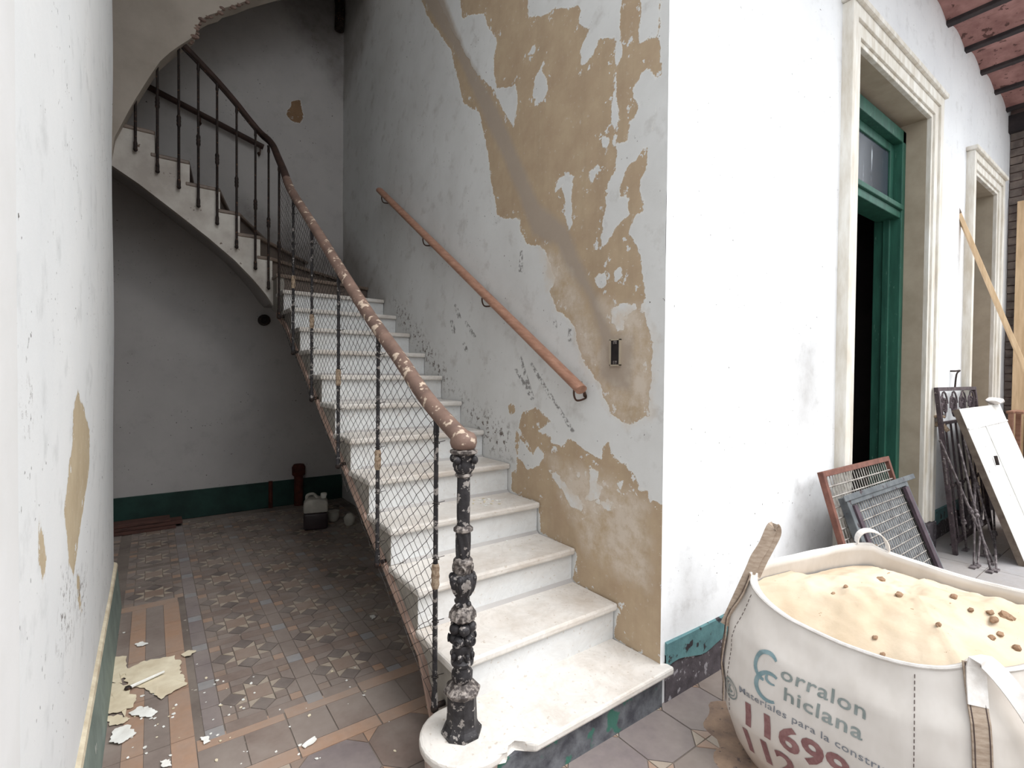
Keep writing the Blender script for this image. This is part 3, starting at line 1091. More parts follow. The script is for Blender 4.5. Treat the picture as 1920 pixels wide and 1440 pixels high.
# outer stringer of the lower flight (stepped face) and the curved one above
low = lambda y: 0.17+(y-Y0)/GO*RS-0.225
top = [(0.26, 0.0), (0.26, 2*RS-TH)]
for k in range(2, 13):
    y_next = N[k+1][0][1]+0.03
    top.append((y_next if k < 12 else 3.30, k*RS-TH))
    top.append((y_next if k < 12 else 3.30, (k+1)*RS-TH))
top = top[:-1] + [(3.30, 13*RS-TH), (3.47, 13*RS-TH), (3.53, 13*RS-TH)]
bot = [(3.53, 1.93), (3.25, 1.86)] + [(y, low(y)) for y in (2.9, 2.4, 1.6, 0.8)] + [(0.45, low(0.45))]
bm = B()
prism(bm, [(XS+0.012, y, z) for y, z in top+bot+[(0.34, 0.0)]], (0.055, 0, 0))
sobj('stringer', bm, M_SIDE)
# pink bottom edge band
bm = B()
line = [(0.36, 0.02), (0.5, low(0.5)-0.004)] + [(y, low(y)) for y in (0.8, 1.6, 2.4, 2.9)] + [(3.25, 1.86)]
a = []
for y, z in line:
    a.append([bm.verts.new((XS+dx_, y, z+dz_)) for dx_, dz_ in ((-0.004, -0.026), (0.075, -0.026), (0.075, 0.012), (-0.004, 0.012))])
for r0, r1 in zip(a, a[1:]):
    for k in range(4):
        bm.faces.new((r0[k], r0[(k+1) % 4], r1[(k+1) % 4], r1[k]))
bm.faces.new(a[0])
bm.faces.new(a[-1][::-1])
sobj('stringer_edge', bm, M_PINK)
# upper stringer
topx = []
for k in range(13, 21):
    xa = XS+0.012 if k == 13 else (N[k][0][0])
    xn = N[k+1][0][0]
    topx.append((xa if k > 13 else XS+0.067, k*RS-TH))
    topx.append((xn, k*RS-TH))
botx = [(-2.12, 3.03), (-2.0, 2.935), (-1.78, 2.80), (-1.546, 2.63), (-1.33, 2.47), (-1.136, 2.31), (-1.0, 2.17), (-0.90, 2.05), (XS+0.02, 1.95), (XS+0.067, 1.90)]
bm = B()
prism(bm, [(x, 3.475, z) for x, z in topx+botx], (0, 0.06, 0))
sobj('stringer', bm, M_STRINGER)
# plaster soffits under both flights
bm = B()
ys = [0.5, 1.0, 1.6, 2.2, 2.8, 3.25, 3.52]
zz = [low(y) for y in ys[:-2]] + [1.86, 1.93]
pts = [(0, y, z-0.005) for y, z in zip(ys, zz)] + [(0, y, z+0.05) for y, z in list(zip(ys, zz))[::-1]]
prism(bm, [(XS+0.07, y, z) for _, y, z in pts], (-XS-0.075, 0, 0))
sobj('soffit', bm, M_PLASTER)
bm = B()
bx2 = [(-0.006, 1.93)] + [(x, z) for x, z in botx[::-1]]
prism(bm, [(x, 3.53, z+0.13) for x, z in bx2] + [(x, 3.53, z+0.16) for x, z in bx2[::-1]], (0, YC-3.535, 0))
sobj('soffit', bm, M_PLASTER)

# ------------------------------------------------------------------ stair railing
rail = empty('stair_railing', (NX, NY, RS), 'iron stair railing with wire netting, brown handrail and ornate newel post', 'railing')


def robj(nm, bm, m, smooth=True):
    return place(obj(nm, bm, m, None, smooth), rail)


XR = -0.885
YR = 3.44
zb = lambda y: 0.16+(y-0.31)*0.610
rail_pts = [(NX, 0.135, 1.150), (XR, 0.20, 1.190), (XR, 0.394, 1.283), (XR, 0.641, 1.436), (XR, 0.946, 1.615), (XR, 1.335, 1.866), (XR, 1.845, 2.205), (XR, 2.30, 2.50), (XR, 2.62, 2.715), (XR+0.004, 2.86, 2.92), (XR-0.002, 3.06, 3.10), (XR-0.005, 3.22, 3.24), (-0.905, 3.36, 3.345), (-0.955, 3.435, 3.42), (-1.05, 3.45, 3.525), (-1.127, 3.45, 3.61), (-1.262, 3.45, 3.743), (-1.384, 3.45, 3.85), (-1.51, 3.45, 3.955), (-1.75, 3.45, 4.15), (-1.95, 3.45, 4.33)]


def smoothpath(pts, n=4):
    P = [Vector(p) for p in pts]
    out = []
    for i in range(len(P)-1):
        p0, p1, p2, p3 = P[max(i-1, 0)], P[i], P[i+1], P[min(i+2, len(P)-1)]
        for k in range(n):
            t = k/n
            out.append(0.5*((2*p1)+(p2-p0)*t+(2*p0-5*p1+4*p2-p3)*t*t+(3*p1-p0-3*p2+p3)*t**3))
    out.append(P[-1])
    return out


sp = smoothpath(rail_pts)
i0 = max(i for i, p in enumerate(sp) if p.y < 2.75)
bm = B()
tube(bm, sp[:i0+1], [0.030]*(i0+1), 12)
lowr = robj('handrail', bm, M_RAIL)
bm = B()
tube(bm, sp[i0:], [0.029-0.006*min(1, k/20) for k in range(len(sp)-i0)], 12)
robj('handrail', bm, M_RAILD)
bm = B()
tube(bm, [p-Vector((0, 0, 0.030)) for p in sp], 0.011, 6)
robj('rail_bar', bm, M_IRON2)


def rail_z(y):
    for a, b_ in zip(sp, sp[1:]):
        if a.y <= y <= b_.y:
            return a.z+(b_.z-a.z)*(y-a.y)/max(1e-6, b_.y-a.y)
    return sp[-1].z


def rail_zx(x):
    for a, b_ in zip(sp, sp[1:]):
        if b_.x <= x <= a.x and a.y > 3.3:
            return a.z+(b_.z-a.z)*(x-a.x)/min(-1e-6, b_.x-a.x)
    return 3.35


def baluster(x, y, z0, z1, side, netted):
    """side: unit vector from the baluster towards the stringer"""
    bm = B()
    r = 0.0095
    zm = z0+(z1-z0)*0.46
    prof = [(0.012, z0), (0.013, z0+0.05), (r, z0+0.07), (r, zm-0.05), (r*0.95, zm+0.05), (r*0.9, z1-0.07), (0.012, z1-0.055), (0.010, z1-0.03), (0.012, z1-0.005)]
    lathe(bm, prof, (x, y, 0), 8)
    o = robj('baluster', bm, M_IRON if netted else M_IRON2)
    bm = B()
    lathe(bm, [(0.011, zm-0.045), (0.0155, zm-0.03), (0.0135, zm-0.012), (0.016, zm), (0.0135, zm+0.012), (0.0155, zm+0.03), (0.011, zm+0.045)], (x, y, 0), 10)
    c = obj('collar', bm, M_WRAP if netted else M_IRON2, None, True)
    c.parent = o
    bm = B()
    s = Vector(side)
    p = Vector((x, y, z0+0.012))
    tube(bm, [p - s*0.004, p + s*0.02, p + s*0.04], 0.011, 6)
    ball(bm, (x, y, z0+0.005), 0.015, (1, 1, 1.1), 8, 6)
    ft = obj('foot', bm, M_IRON2, None, True)
    ft.parent = o
    if netted:
        bm = B()
        for kk in range(5):
            zt = z0+0.12+(z1-z0-0.22)*kk/4+random.uniform(-.02, .02)
            q = Vector((x, y, zt))
            ring = [q+Vector((0.0125*math.cos(t), 0.0125*math.sin(t), 0.004*math.sin(t*2))) for t in [j*math.pi/4 for j in range(9)]]
            tube(bm, ring + [q+Vector((0.03, -0.012, 0.006))], 0.0016, 4)
        tw = obj('wire_tie', bm, M_WIRE, None, True)
        tw.parent = o
        tw['kind'] = 'stuff'
    return o


bal_y = [0.305, 0.87, 1.455, 2.01, 2.52, 3.01]
for y in bal_y:
    baluster(XR, y, zb(y), rail_z(y)-0.025, (1, 0, 0), y < 2.9)
bal_x = [-0.885, -0.987, -1.128, -1.268, -1.398, -1.528, -1.665, -1.80]
bz = [2.10, 2.256, 2.415, 2.585, 2.70, 2.82, 2.91, 3.04]
for x, z in zip(bal_x, bz):
    baluster(x, YR+0.005, z, rail_zx(x)-0.02 if x < -0.9 else 3.33, (0, 1, 0), False)

# wire netting between handrail and stringer
rnd = random.Random(3)
W2, H2 = 0.0375, 0.026
nodes = {}


def node(i, j):
    k = (i, j)
    if k not in nodes:
        y = 0.318+i*W2
        z = 0.12+j*H2
        nodes[k] = Vector((XR+0.002+0.010*noise.noise(Vector((y*3, z*3, 0))), y+rnd.uniform(-.005, .005), z+rnd.uniform(-.004, .004)))
    return nodes[k]


V, FC = [], []


def wire(a, b_, r=0.0013):
    d = (b_-a).normalized()
    u = d.cross(Vector((1, 0, 0)))
    if u.length < 1e-3:
        u = d.orthogonal()
    u.normalize()
    w = d.cross(u)
    s = len(V)
    for p in (a, b_):
        for t in (0, 2.0944, 4.1888):
            V.append(p+u*(r*math.cos(t))+w*(r*math.sin(t)))
    for k in range(3):
        FC.append((s+k, s+(k+1) % 3, s+3+(k+1) % 3, s+3+k))


ni = int((3.0-0.318)/W2)
for i in range(ni):
    for j in range(0, 118):
        if (i+j) % 2:
            continue
        for dj in (1, -1):
            if j+dj < 0:
                continue
            a, b_ = node(i, j), node(i+1, j+dj)
            if max(a.z - rail_z(a.y), b_.z-rail_z(b_.y)) > -0.02 or min(a.z-zb(a.y), b_.z-zb(b_.y)) < -0.015:
                continue
            wire(a, b_)
me = bpy.data.meshes.new('wire_netting')
me.from_pydata([tuple(p-Vector(rail.location)) for p in V], [], FC)
o = newobj('wire_netting', me, rail, M_WIRE)

# newel post
npost = place(obj('newel_post', (lambda bm: (lathe(bm, [(0.0215, 0.86), (0.0225, 0.92), (0.0215, 1.03)], (NX, NY, 0), 16), bm)[1])(B()), M_IRON, None, True), rail)
npost['label'] = 'ornate black cast iron newel post'
NB = Vector((NX, NY, 0))


def npart(nm, bm, m=M_IRON, smooth=True):
    o = obj(nm, bm, m, None, smooth)
    o.parent = npost
    return o


bm = B()
lathe(bm, [(0.068, 0.171), (0.068, 0.181), (0.056, 0.196), (0.052, 0.205), (0.049, 0.27), (0.049, 0.30)], NB, 8, rot=math.pi/8)
npart('octagonal_base', bm, M_IRON, False)
bm = B()
lathe(bm, [(0.050, 0.298), (0.062, 0.310), (0.062, 0.318), (0.045, 0.332), (0.030, 0.342)], NB, 8, rot=math.pi/8)
npart('base_cap', bm, M_IRONP, False)
bm = B()
lathe(bm, [(0.026, 0.338), (0.035, 0.352), (0.036, 0.372), (0.027, 0.388), (0.026, 0.395), (0.038, 0.402), (0.039, 0.412), (0.030, 0.422), (0.032, 0.445), (0.034, 0.46), (0.030, 0.47)], NB, 16)
npart('bulb', bm)
bm = B()
for k in range(8):
    a = k*math.pi/4
    ball(bm, NB+Vector((0.032*math.cos(a), 0.032*math.sin(a), 0.432)), 0.011, (1, 1, 1.3), 7, 5)
for k in range(5):
    a = k*2*math.pi/5
    d = Vector((math.cos(a), math.sin(a), 0))
    ball(bm, NB+d*0.028+Vector((0, 0, 0.485)), 0.019, (1, 1, 1), 10, 7)
    a2 = a+math.pi/5
    d = Vector((math.cos(a2), math.sin(a2), 0))
    ball(bm, NB+d*0.028+Vector((0, 0, 0.525)), 0.020, (1, 1, 1), 10, 7)
    c = NB+Vector((0.040*math.cos(a), 0.040*math.sin(a), 0.487))
    dd = Vector((math.cos(a), math.sin(a), 0))
    tt = Vector((-math.sin(a), math.cos(a), 0))
    ring = [c + dd*0.006 + tt*(0.011*math.cos(t)) + Vector((0, 0, 0.011*math.sin(t))) for t in [j*math.pi/5 for j in range(11)]]
    tube(bm, ring, 0.0035, 5)
lathe(bm, [(0.022, 0.46), (0.024, 0.50), (0.022, 0.55)], NB, 10)
npart('scroll_cluster', bm)
bm = B()
lathe(bm, [(0.030, 0.545), (0.044, 0.556), (0.042, 0.575), (0.030, 0.592), (0.024, 0.598)], NB, 48, 12, 0.07)
npart('fluted_ring', bm, M_IRONP)
bm = B()
lathe(bm, [(0.024, 0.595), (0.023, 0.62), (0.025, 0.635)], NB, 14)
for k in range(4):
    a = k*math.pi/2+0.4
    c = NB+Vector((0.024*math.cos(a), 0.024*math.sin(a), 0.606))
    ball(bm, c, 0.010, (1, 1, 1), 8, 6)
npart('neck', bm)
bm = B()
lathe(bm, [(0.025, 0.63), (0.034, 0.645), (0.041, 0.665), (0.043, 0.685), (0.038, 0.70), (0.028, 0.708)], NB, 40, 8, 0.10)
for k in range(8):
    a = k*math.pi/4
    ball(bm, NB+Vector((0.038*math.cos(a), 0.038*math.sin(a), 0.690)), 0.011, (1, 1, 1.3), 7, 5)
npart('acanthus', bm)
bm = B()
lathe(bm, [(0.028, 0.705), (0.031, 0.715), (0.030, 0.735), (0.033, 0.742), (0.033, 0.750), (0.026, 0.757), (0.022, 0.760)], NB, 16)
for k in range(4):
    a = k*math.pi/2+0.9
    dd = Vector((math.cos(a), math.sin(a), 0))
    tt = Vector((-math.sin(a), math.cos(a), 0))
    c = NB+dd*0.031+Vector((0, 0, 0.724))
    tube(bm, [c + tt*(0.012*math.cos(t)) + Vector((0, 0, 0.012*math.sin(t))) for t in [j*math.pi/5 for j in range(11)]], 0.004, 5)
npart('scroll_ring', bm, M_IRONP)
bm = B()
rp = [(0.0235, 0.755+0.10*k/16) for k in range(17)]
lathe(bm, rp, NB, 48, 6, 0.10, 0, 55)
npart('twisted_shaft', bm)
bm = B()
lathe(bm, [(0.023, 0.842), (0.033, 0.848), (0.033, 0.856), (0.022, 0.866)], NB, 18)
npart('ring_moulding', bm, M_IRONP)
bm = B()
lathe(bm, [(0.022, 1.026), (0.029, 1.030), (0.029, 1.036), (0.024, 1.041)], NB, 18)
npart('ring_moulding', bm, M_IRONP)
bm = B()
lathe(bm, [(0.024, 1.038), (0.034, 1.052), (0.033, 1.070), (0.030, 1.082), (0.036, 1.098), (0.040, 1.104)], NB, 24, 6, 0.05)
for k in range(4):
    a = k*math.pi/2+0.5
    dd = Vector((math.cos(a), math.sin(a), 0))
    ball(bm, NB+dd*0.041+Vector((0, 0, 1.086)), 0.0125, (1, 1, 1.2), 8, 6)
    ball(bm, NB+dd*0.032+Vector((0, 0, 1.064)), 0.010, (1, 1, 1.4), 7, 5)
npart('capital', bm)
bm = B()
lathe(bm, [(0.038, 1.102), (0.046, 1.108), (0.046, 1.116), (0.030, 1.122)], NB, 20)
npart('abacus', bm, M_IRONP)
bm = B()
lathe(bm, [(0.030, 1.118), (0.040, 1.124), (0.045, 1.140), (0.043, 1.158), (0.034, 1.172), (0.016, 1.180)], NB, 20, 5, 0.04)
npart('wrapped_rail_end', bm, M_RAIL)

# ------------------------------------------------------------------ wall handrails


def wall_rail(name, pts, m, label, wall, nb, r=(0.026, 0.036)):
    pts = [Vector(p) for p in pts]
    t = empty(name, pts[0], label, 'handrail')
    bm = B()
    tube(bm, smoothpath(pts, 6), 0.034, 12, True, 0.72, (0, 0, 1))
    place(obj('rail', bm, m, None, True), t)
    for k in range(nb):
        f = (k+0.06)/(nb-1+0.12)
        p = pts[0].lerp(pts[-1], f)
        w = Vector(wall)
        foot = p + w*0.075 - Vector((0, 0, 0.055))
        bm = B()
        tube(bm, smoothpath([p-Vector((0, 0, 0.02)), p-Vector((0, 0, 0.06)), p+w*0.02-Vector((0, 0, 0.085)), foot-Vector((0, 0, 0.02)), foot], 4), 0.005, 6)
        ball(bm, foot-w*0.006, 0.016, (0.5, 0.5, 1) if abs(w.x) > 0.5 else (1, 0.5, 1), 8, 6)
        place(obj('bracket', bm, M_HOOK, None, True), t)
    return t


a = onx(712, 357, -0.08)
b_ = onx(1090, 731, -0.08)
wall_rail('wall_handrail', [b_, b_.lerp(a, 0.33), b_.lerp(a, 0.66), a], M_PINE, 'reddish pine handrail fixed to the peeling right wall', (1, 0, 0), 4)
a = ony(240, 143, YC-0.075)
b_ = ony(494, 276, YC-0.075)
wall_rail('wall_handrail', [b_, b_.lerp(a, 0.5), a], M_RAILD, 'dark handrail on the back wall behind the upper balusters', (0, 1, 0), 3)

# open socket box in the right wall
c = onx(1155, 661, 0.0)
sb = empty('socket_box', (c.x, c.y, c.z), 'open rectangular wall socket box without cover in the peeling wall', 'socket box')
M_BOXD = mat('dark_box_inside', srgb(40, 34, 33), srgb(28, 24, 24), 20, 0.9)
bm = B()
box(bm, -0.006, 0.005, -0.026, 0.026, -0.055, 0.055, 0.002)
obj('back', bm, M_BOXD, sb)
bm = B()
for bx_ in ((-0.010, 0.002, -0.031, -0.025, -0.06, 0.06), (-0.010, 0.002, 0.025, 0.031, -0.06, 0.06), (-0.010, 0.002, -0.031, 0.031, 0.055, 0.062), (-0.010, 0.002, -0.031, 0.031, -0.062, -0.055)):
    box(bm, *bx_)
obj('rim', bm, M_REVEAL, sb)
for zc_ in (-0.046, 0.046):
    bm = B()
    box(bm, -0.010, -0.004, -0.010, 0.010, zc_-0.008, zc_+0.008, 0.002)
    obj('screw_lug', bm, M_IRONP, sb)

# black pipe in the upper corner, blob pipe stub, rusty stub
bm = B()
q = ony(650, 62, 4.17)
tube(bm, smoothpath([(-0.07, 4.17, q.z), (-0.07, 4.17, q.z+0.30), (-0.16, 4.15, q.z+0.42), (-0.40, 4.12, q.z+0.47)], 5), 0.05, 10)
tag(obj('drain_pipe', bm, M_IRON2, None, True), 'black pipe elbow high in the corner of the stairwell', 'pipe')
q = ony(496, 600, 4.2)
ps = empty('pipe_stub', (q.x, 4.22, q.z), 'dark round pipe stub in the wall below the stringer', 'pipe')
bm = B()
tube(bm, [(0, 0.04, 0), (0, -0.03, 0), (0, -0.032, 0)], [0.055, 0.055, 0.045], 14)
obj('collar', bm, M_IRON2, ps, True)
bm = B()
tube(bm, [(0, -0.028, 0), (0, -0.05, 0)], [0.040, 0.034], 12)
obj('plug', bm, M_BOXD, ps, True)
M_RUST = mat('red_rust', srgb(92, 46, 36), srgb(66, 34, 28), 14, 0.9, bs=0.4)
q = ony(560, 892, 4.18)
rp_ = empty('rusty_pipe', (q.x, 4.18, 0), 'rust red pipe stub standing against the back skirting', 'pipe')
bm = B()
tube(bm, [(0, 0, 0), (0, 0, q.z+0.02)], 0.045, 12)
obj('pipe', bm, M_RUST, rp_, True)
bm = B()
tube(bm, [(0, 0, q.z), (0, 0, q.z+0.015), (0, 0, q.z+0.09), (0, 0, q.z+0.12)], [0.05, 0.064, 0.066, 0.05], 12)
obj('cap', bm, M_RUST, rp_, True)
bm = B()
x_ = ony(507, 900, YC-0.02).x
tube(bm, [(x_, YC-0.03, 0), (x_, YC-0.03, 0.27)], 0.02, 8)
tag(obj('thin_pipe', bm, M_RUST, None, True), 'thin brown vertical pipe on the dark skirting', 'pipe')

# jerrycan
q = onz(592, 990, 0)
jc = empty('jerrycan', (q.x, q.y, 0), 'translucent white plastic jerrycan half full of dark liquid under the stairs', 'jerrycan')
jc.rotation_euler = (0, 0, -0.25)
M_JW = mat('milky_plastic', srgb(186, 182, 172), srgb(160, 156, 148), 8, 0.5, bs=0)
M_JD = mat('dark_liquid_plastic', srgb(56, 46, 48), srgb(44, 36, 38), 8, 0.4, bs=0)
bm = B()
box(bm, -0.10, 0.10, -0.075, 0.075, 0.003, 0.15, 0.02, 3)
obj('lower_body', bm, M_JD, jc, True)
bm = B()
prism(bm, [(-0.10, -0.075, 0.15), (0.10, -0.075, 0.15), (0.10, -0.075, 0.235), (0.075, -0.075, 0.262), (0.02, -0.075, 0.270), (-0.06, -0.075, 0.275), (-0.10, -0.075, 0.235)], (0, 0.15, 0), 0.015, 2)
obj('upper_body', bm, M_JW, jc, True)
bm = B()
tube(bm, smoothpath([(-0.075, 0, 0.25), (-0.07, 0, 0.295), (-0.02, 0, 0.305), (0.015, 0, 0.265)], 5), 0.013, 8)
obj('handle', bm, M_JW, jc, True)
bm = B()
lathe(bm, [(0.022, 0.265), (0.022, 0.282), (0.026, 0.284), (0.026, 0.305), (0.022, 0.308)], (0.065, 0, 0), 14)
obj('cap', bm, mat('white_cap', srgb(230, 228, 220), None, 8, 0.5, bs=0), jc, True)
q = onz(625, 977, 0)
rb = empty('small_pot', (q.x, q.y, 0), 'small pale round pot on the dark floor beside the jerrycan', 'pot')
bm = B()
lathe(bm, [(0.035, 0.002), (0.05, 0.03), (0.055, 0.06), (0.048, 0.085)], (0, 0, 0), 14)
obj('body', bm, M_JW, rb, True)
bm = B()
lathe(bm, [(0.05, 0.085), (0.052, 0.095), (0.03, 0.10)], (0, 0, 0), 14)
obj('lid', bm, M_JW, rb, True)
q = onz(655, 985, 0)
bm = B()
lathe(bm, [(0.03, 0.002), (0.045, 0.03), (0.05, 0.07), (0.035, 0.09), (0.02, 0.11)], (q.x, q.y, 0), 12)
tag(obj('pale_jar', bm, M_JW, None, True), 'small pale jar in the dark beside the stringer', 'jar')

# planks on the floor by the back wall
M_OLDWOOD = mat('old_reddish_plank', srgb(96, 66, 58), srgb(66, 48, 44), 3, 0.85, stretch=(2, 16, 16))
q0, q1 = onz(200, 1003, 0), onz(330, 990, 0)
for k, (dz, dy, dxs, lab) in enumerate(((0.0, 0.0, 0.0, 'lower reddish plank lying on the floor along the back skirting'), (0.026, 0.03, 0.05, 'middle plank of the small pile along the back skirting'), (0.052, 0.05, -0.04, 'topmost plank of the small pile along the back skirting'))):
    bm = B()
    L = q1.x+2.9
    box(bm, -2.9, q1.x+dxs, 3.95+dy, 4.14+dy*0.5, 0.001+dz, 0.025+dz, 0.003)
    tag(obj('plank', bm, M_OLDWOOD), lab, 'plank', 'planks along the back skirting')

# ------------------------------------------------------------------ bulk bag of sand
M_BAG = None
m, nt, b = base('woven_white_bag', 0.7, 0, 0.3)
v = pos(nt)
st = nz(nt, 3, 5, 0.65, pos(nt, (1, 1, 0.5)))
lowz = nt.nodes.new('ShaderNodeSeparateXYZ')
g = nt.nodes.new('ShaderNodeNewGeometry')
nt.links.new(g.outputs['Position'], lowz.inputs[0])
c = mixc(nt, ramp(nt, st, 0.42, 0.75), srgb(212, 206, 200), srgb(188, 180, 171))
dz = mth(nt, 'SUBTRACT', 1.0, ramp(nt, mth(nt, 'ADD', lowz.outputs[2], mth(nt, 'MULTIPLY', st, 0.25)), 0.10, 0.36))
c = mixc(nt, mth(nt, 'MULTIPLY', dz, 0.55), c, srgb(176, 142, 110))
nt.links.new(c, b.inputs['Base Color'])
bump(nt, b, nz(nt, 9, 4, 0.6, pos(nt, (1, 1, 0.35))), 0.25, 0.01)
M_BAG = m
M_WEB = mat('tan_webbing', srgb(172, 156, 140), srgb(146, 128, 112), 30, 0.85, stretch=(1, 1, 4))
M_WEBW = mat('white_webbing', srgb(232, 228, 224), srgb(206, 200, 194), 20, 0.8)
M_STITCH = mat('dark_stitching', srgb(92, 78, 74), None, 10, 0.9, bs=0)
M_SAND = mat('pale_sand', srgb(206, 190, 168), srgb(190, 172, 148), 5, 0.95, speck=srgb(150, 118, 90), sp_scale=55, sp_lo=0.70, bs=0.5)
M_CLOD = mat('brown_clod', srgb(150, 122, 98), srgb(122, 96, 76), 30, 0.95)
M_INKB = mat('teal_ink', srgb(112, 138, 144), srgb(132, 152, 156), 40, 0.8, bs=0)
M_INKG = mat('grey_green_ink', srgb(124, 134, 132), srgb(142, 148, 146), 40, 0.8, bs=0)
M_INKD = mat('grey_ink', srgb(112, 116, 124), srgb(136, 138, 142), 50, 0.8, bs=0)
M_INKR = mat('maroon_ink', srgb(124, 86, 86), srgb(146, 110, 108), 50, 0.8, bs=0)

_LC, _FC, _GC, _RC = Vector((0.03, -0.365)), Vector((0.02, -0.955)), Vector((0.66, -1.12)), Vector((0.66, -0.525))
CB = (_LC+_FC+_GC+_RC)/4
_LC, _FC, _GC, _RC = [CB+(q-CB)/0.872 for q in (_LC, _FC, _GC, _RC)]
E1 = (_FC+_GC-_LC-_RC)/4             # along the printed face
E2 = (_RC+_GC-_LC-_FC)/4             # from the printed face inwards
E3 = (_LC+_GC-_FC-_RC)/4
HL = 0.34
RIMZ = {0: 0.665, 1: 0.63, 2: 0.68, 3: 0.69}
PROF = [(0.0, 0.93), (0.12, 1.03), (0.3, 1.10), (0.5, 1.115), (0.65, 1.10), (0.78, 1.07), (0.88, 1.005), (1.0, 0.945)]


def interp(tab, t):
    for (a, va), (b_, vb) in zip(tab, tab[1:]):
        if t <= b_:
            f = (t-a)/(b_-a)
            f = f*f*(3-2*f) if False else f
            return va+(vb-va)*f
    return tab[-1][1]


def rim_z(s):
    s %= 4
    i = int(s)
    f = s-i
    z = RIMZ[i]*(1-f)+RIMZ[(i+1) % 4]*f
    dip = (0.085, 0.05, 0.05, 0.0)[i]
    return z-dip*math.sin(math.pi*f)**0.7


def bag_pt(s, t, out=0.0, fold=True):
    s %= 4
    i = int(s)
    f = (s-i)*2-1
    a, b_ = ((f, -1), (1, f), (-f, 1), (-1, -f))[i]
    nrm_ = (abs(a)**5+abs(b_)**5)**(1/5)
    k = interp(PROF, t)
    if fold:
        k += 0.016*noise.noise(Vector((s*2.2, t*3.0, 5.0))) + 0.012*noise.noise(Vector((s*5+t*4, t*6.0, 1.0)))*(0.4+t) + 0.005*noise.noise(Vector((s*14+t*8, t*12.0, 2.0)))
    k = k/nrm_*1.06 + out/HL
    p = CB + (E1*a + E2*b_ + E3*a*b_)*k
    return Vector((p.x, p.y, 0.002+t*rim_z(s)))


bag = empty('bulk_bag', (CB.x, CB.y, 0), 'big white woven bulk bag full of sand with printed building merchant lettering', 'bulk bag')
NS, NT = 128, 40
V = []
FC = []
for j in range(NT+1):
    t = j/NT
    for i in range(NS):
        V.append(bag_pt(4*i/NS, t))
nv = len(V)
for j in range(8):                                  # inner lip going down inside
    for i in range(NS):
        s = 4*i/NS
        p = bag_pt(s, 1.0-0.035*j, -0.012-0.001*j)
        V.append(p)
for j in range(NT):
    for i in range(NS):
        FC.append((j*NS+i, j*NS+(i+1) % NS, (j+1)*NS+(i+1) % NS, (j+1)*NS+i))
for j in range(8):
    r0 = (NT*NS if j == 0 else nv+(j-1)*NS)
    r1 = nv+j*NS
    for i in range(NS):
        FC.append((r0+i, r0+(i+1) % NS, r1+(i+1) % NS, r1+i))
me = bpy.data.meshes.new('bag_body')
me.from_pydata([tuple(p) for p in V], [], FC)
me.shade_smooth()
place(newobj('bag_body', me, None, M_BAG), bag)
# hemmed rim
bm = B()
tube(bm, [bag_pt(4*i/NS, 1.0, 0.002)+Vector((0, 0, 0.001)) for i in range(NS+1)], 0.0055, 6, False)
place(obj('hem', bm, M_WEBW, None, True), bag)


def ribbon(bm, path, wvec, w, th=0.004):
    path = [Vector(p) for p in path]
    rings = []
    for i, p in enumerate(path):
        t = (path[min(i+1, len(path)-1)]-path[max(i-1, 0)]).normalized()
        wv = Vector(wvec[i] if isinstance(wvec, list) else wvec)
        wv = (wv-t*wv.dot(t)).normalized()
        n = t.cross(wv)
        rings.append([bm.verts.new(p+wv*(w/2*a)+n*(th/2*c_)) for a, c_ in ((-1, -1), (1, -1), (1, 1), (-1, 1))])
    for r0, r1 in zip(rings, rings[1:]):
        for k in range(4):
            bm.faces.new((r0[k], r0[(k+1) % 4], r1[(k+1) % 4], r1[k]))
    bm.faces.new(rings[0][::-1])
    bm.faces.new(rings[-1])


def corner_strap(s, t0):
    bm = B()
    pth = [bag_pt(s, t0+(1-t0)*k/14, 0.004) for k in range(15)]
    d = bag_pt(s+0.08, 0.6)-bag_pt(s-0.08, 0.6)
    ribbon(bm, pth, d, 0.042)
    o = place(obj('corner_strap', bm, M_WEB, None, False), bag)
    bm = B()
    for off in (-0.016, 0.016):
        dn = d.normalized()
        tube(bm, [p+dn*off + (p-Vector((CB.x, CB.y, p.z))).normalized()*0.003 for p in pth], 0.0013, 4)
    q = obj('stitching', bm, M_STITCH)
    q['kind'] = 'stuff'
    q.parent = o
    q.location = (0, 0, 0)


for s in (0.0, 1.0, 2.0, 3.0):
    corner_strap(s, 0.30 if s == 0 else 0.02)
# lifting loops
L_ = bag_pt(0.0, 1.0, 0.004)
zt = Vector((0, 0, 1))
dl = (bag_pt(0.1, 1.0)-bag_pt(-0.1, 1.0)).normalized()
bm = B()
ra = (_R0).normalized()
top = L_ + ra*0.075 + zt*0.16
ribbon(bm, smoothpath([bag_pt(0.02, 0.72, 0.006), L_, L_+ra*0.02+zt*0.05, L_+ra*0.05+zt*0.10, top, top+ra*0.012+zt*0.004, top+ra*0.014-zt*0.02, L_+ra*0.065+zt*0.09, L_+ra*0.040+zt*0.04, L_+ra*0.018-zt*0.01], 4), dl*0.35+ra*0.94, 0.036, 0.005)
place(obj('lifting_loop', bm, M_WEB), bag)
Fp = bag_pt(1.0, 1.0, 0.004)
df = (bag_pt(1.1, 1.0)-bag_pt(0.9, 1.0)).normalized()
bm = B()
o1 = bag_pt(1.05, 0.98, 0.01)
ribbon(bm, smoothpath([bag_pt(1.0, 0.85, 0.007), bag_pt(1.02, 1.0, 0.008)+zt*0.012, bag_pt(1.08, 1.0, 0.03)+zt*0.004, bag_pt(1.16, 0.86, 0.05), bag_pt(1.22, 0.66, 0.045), bag_pt(1.26, 0.58, 0.03), bag_pt(1.30, 0.66, 0.02), bag_pt(1.36, 0.9, 0.006)], 4), df*0.3+zt*0.2+ra*0.6, 0.045, 0.004)
place(obj('lifting_loop', bm, M_WEBW), bag)
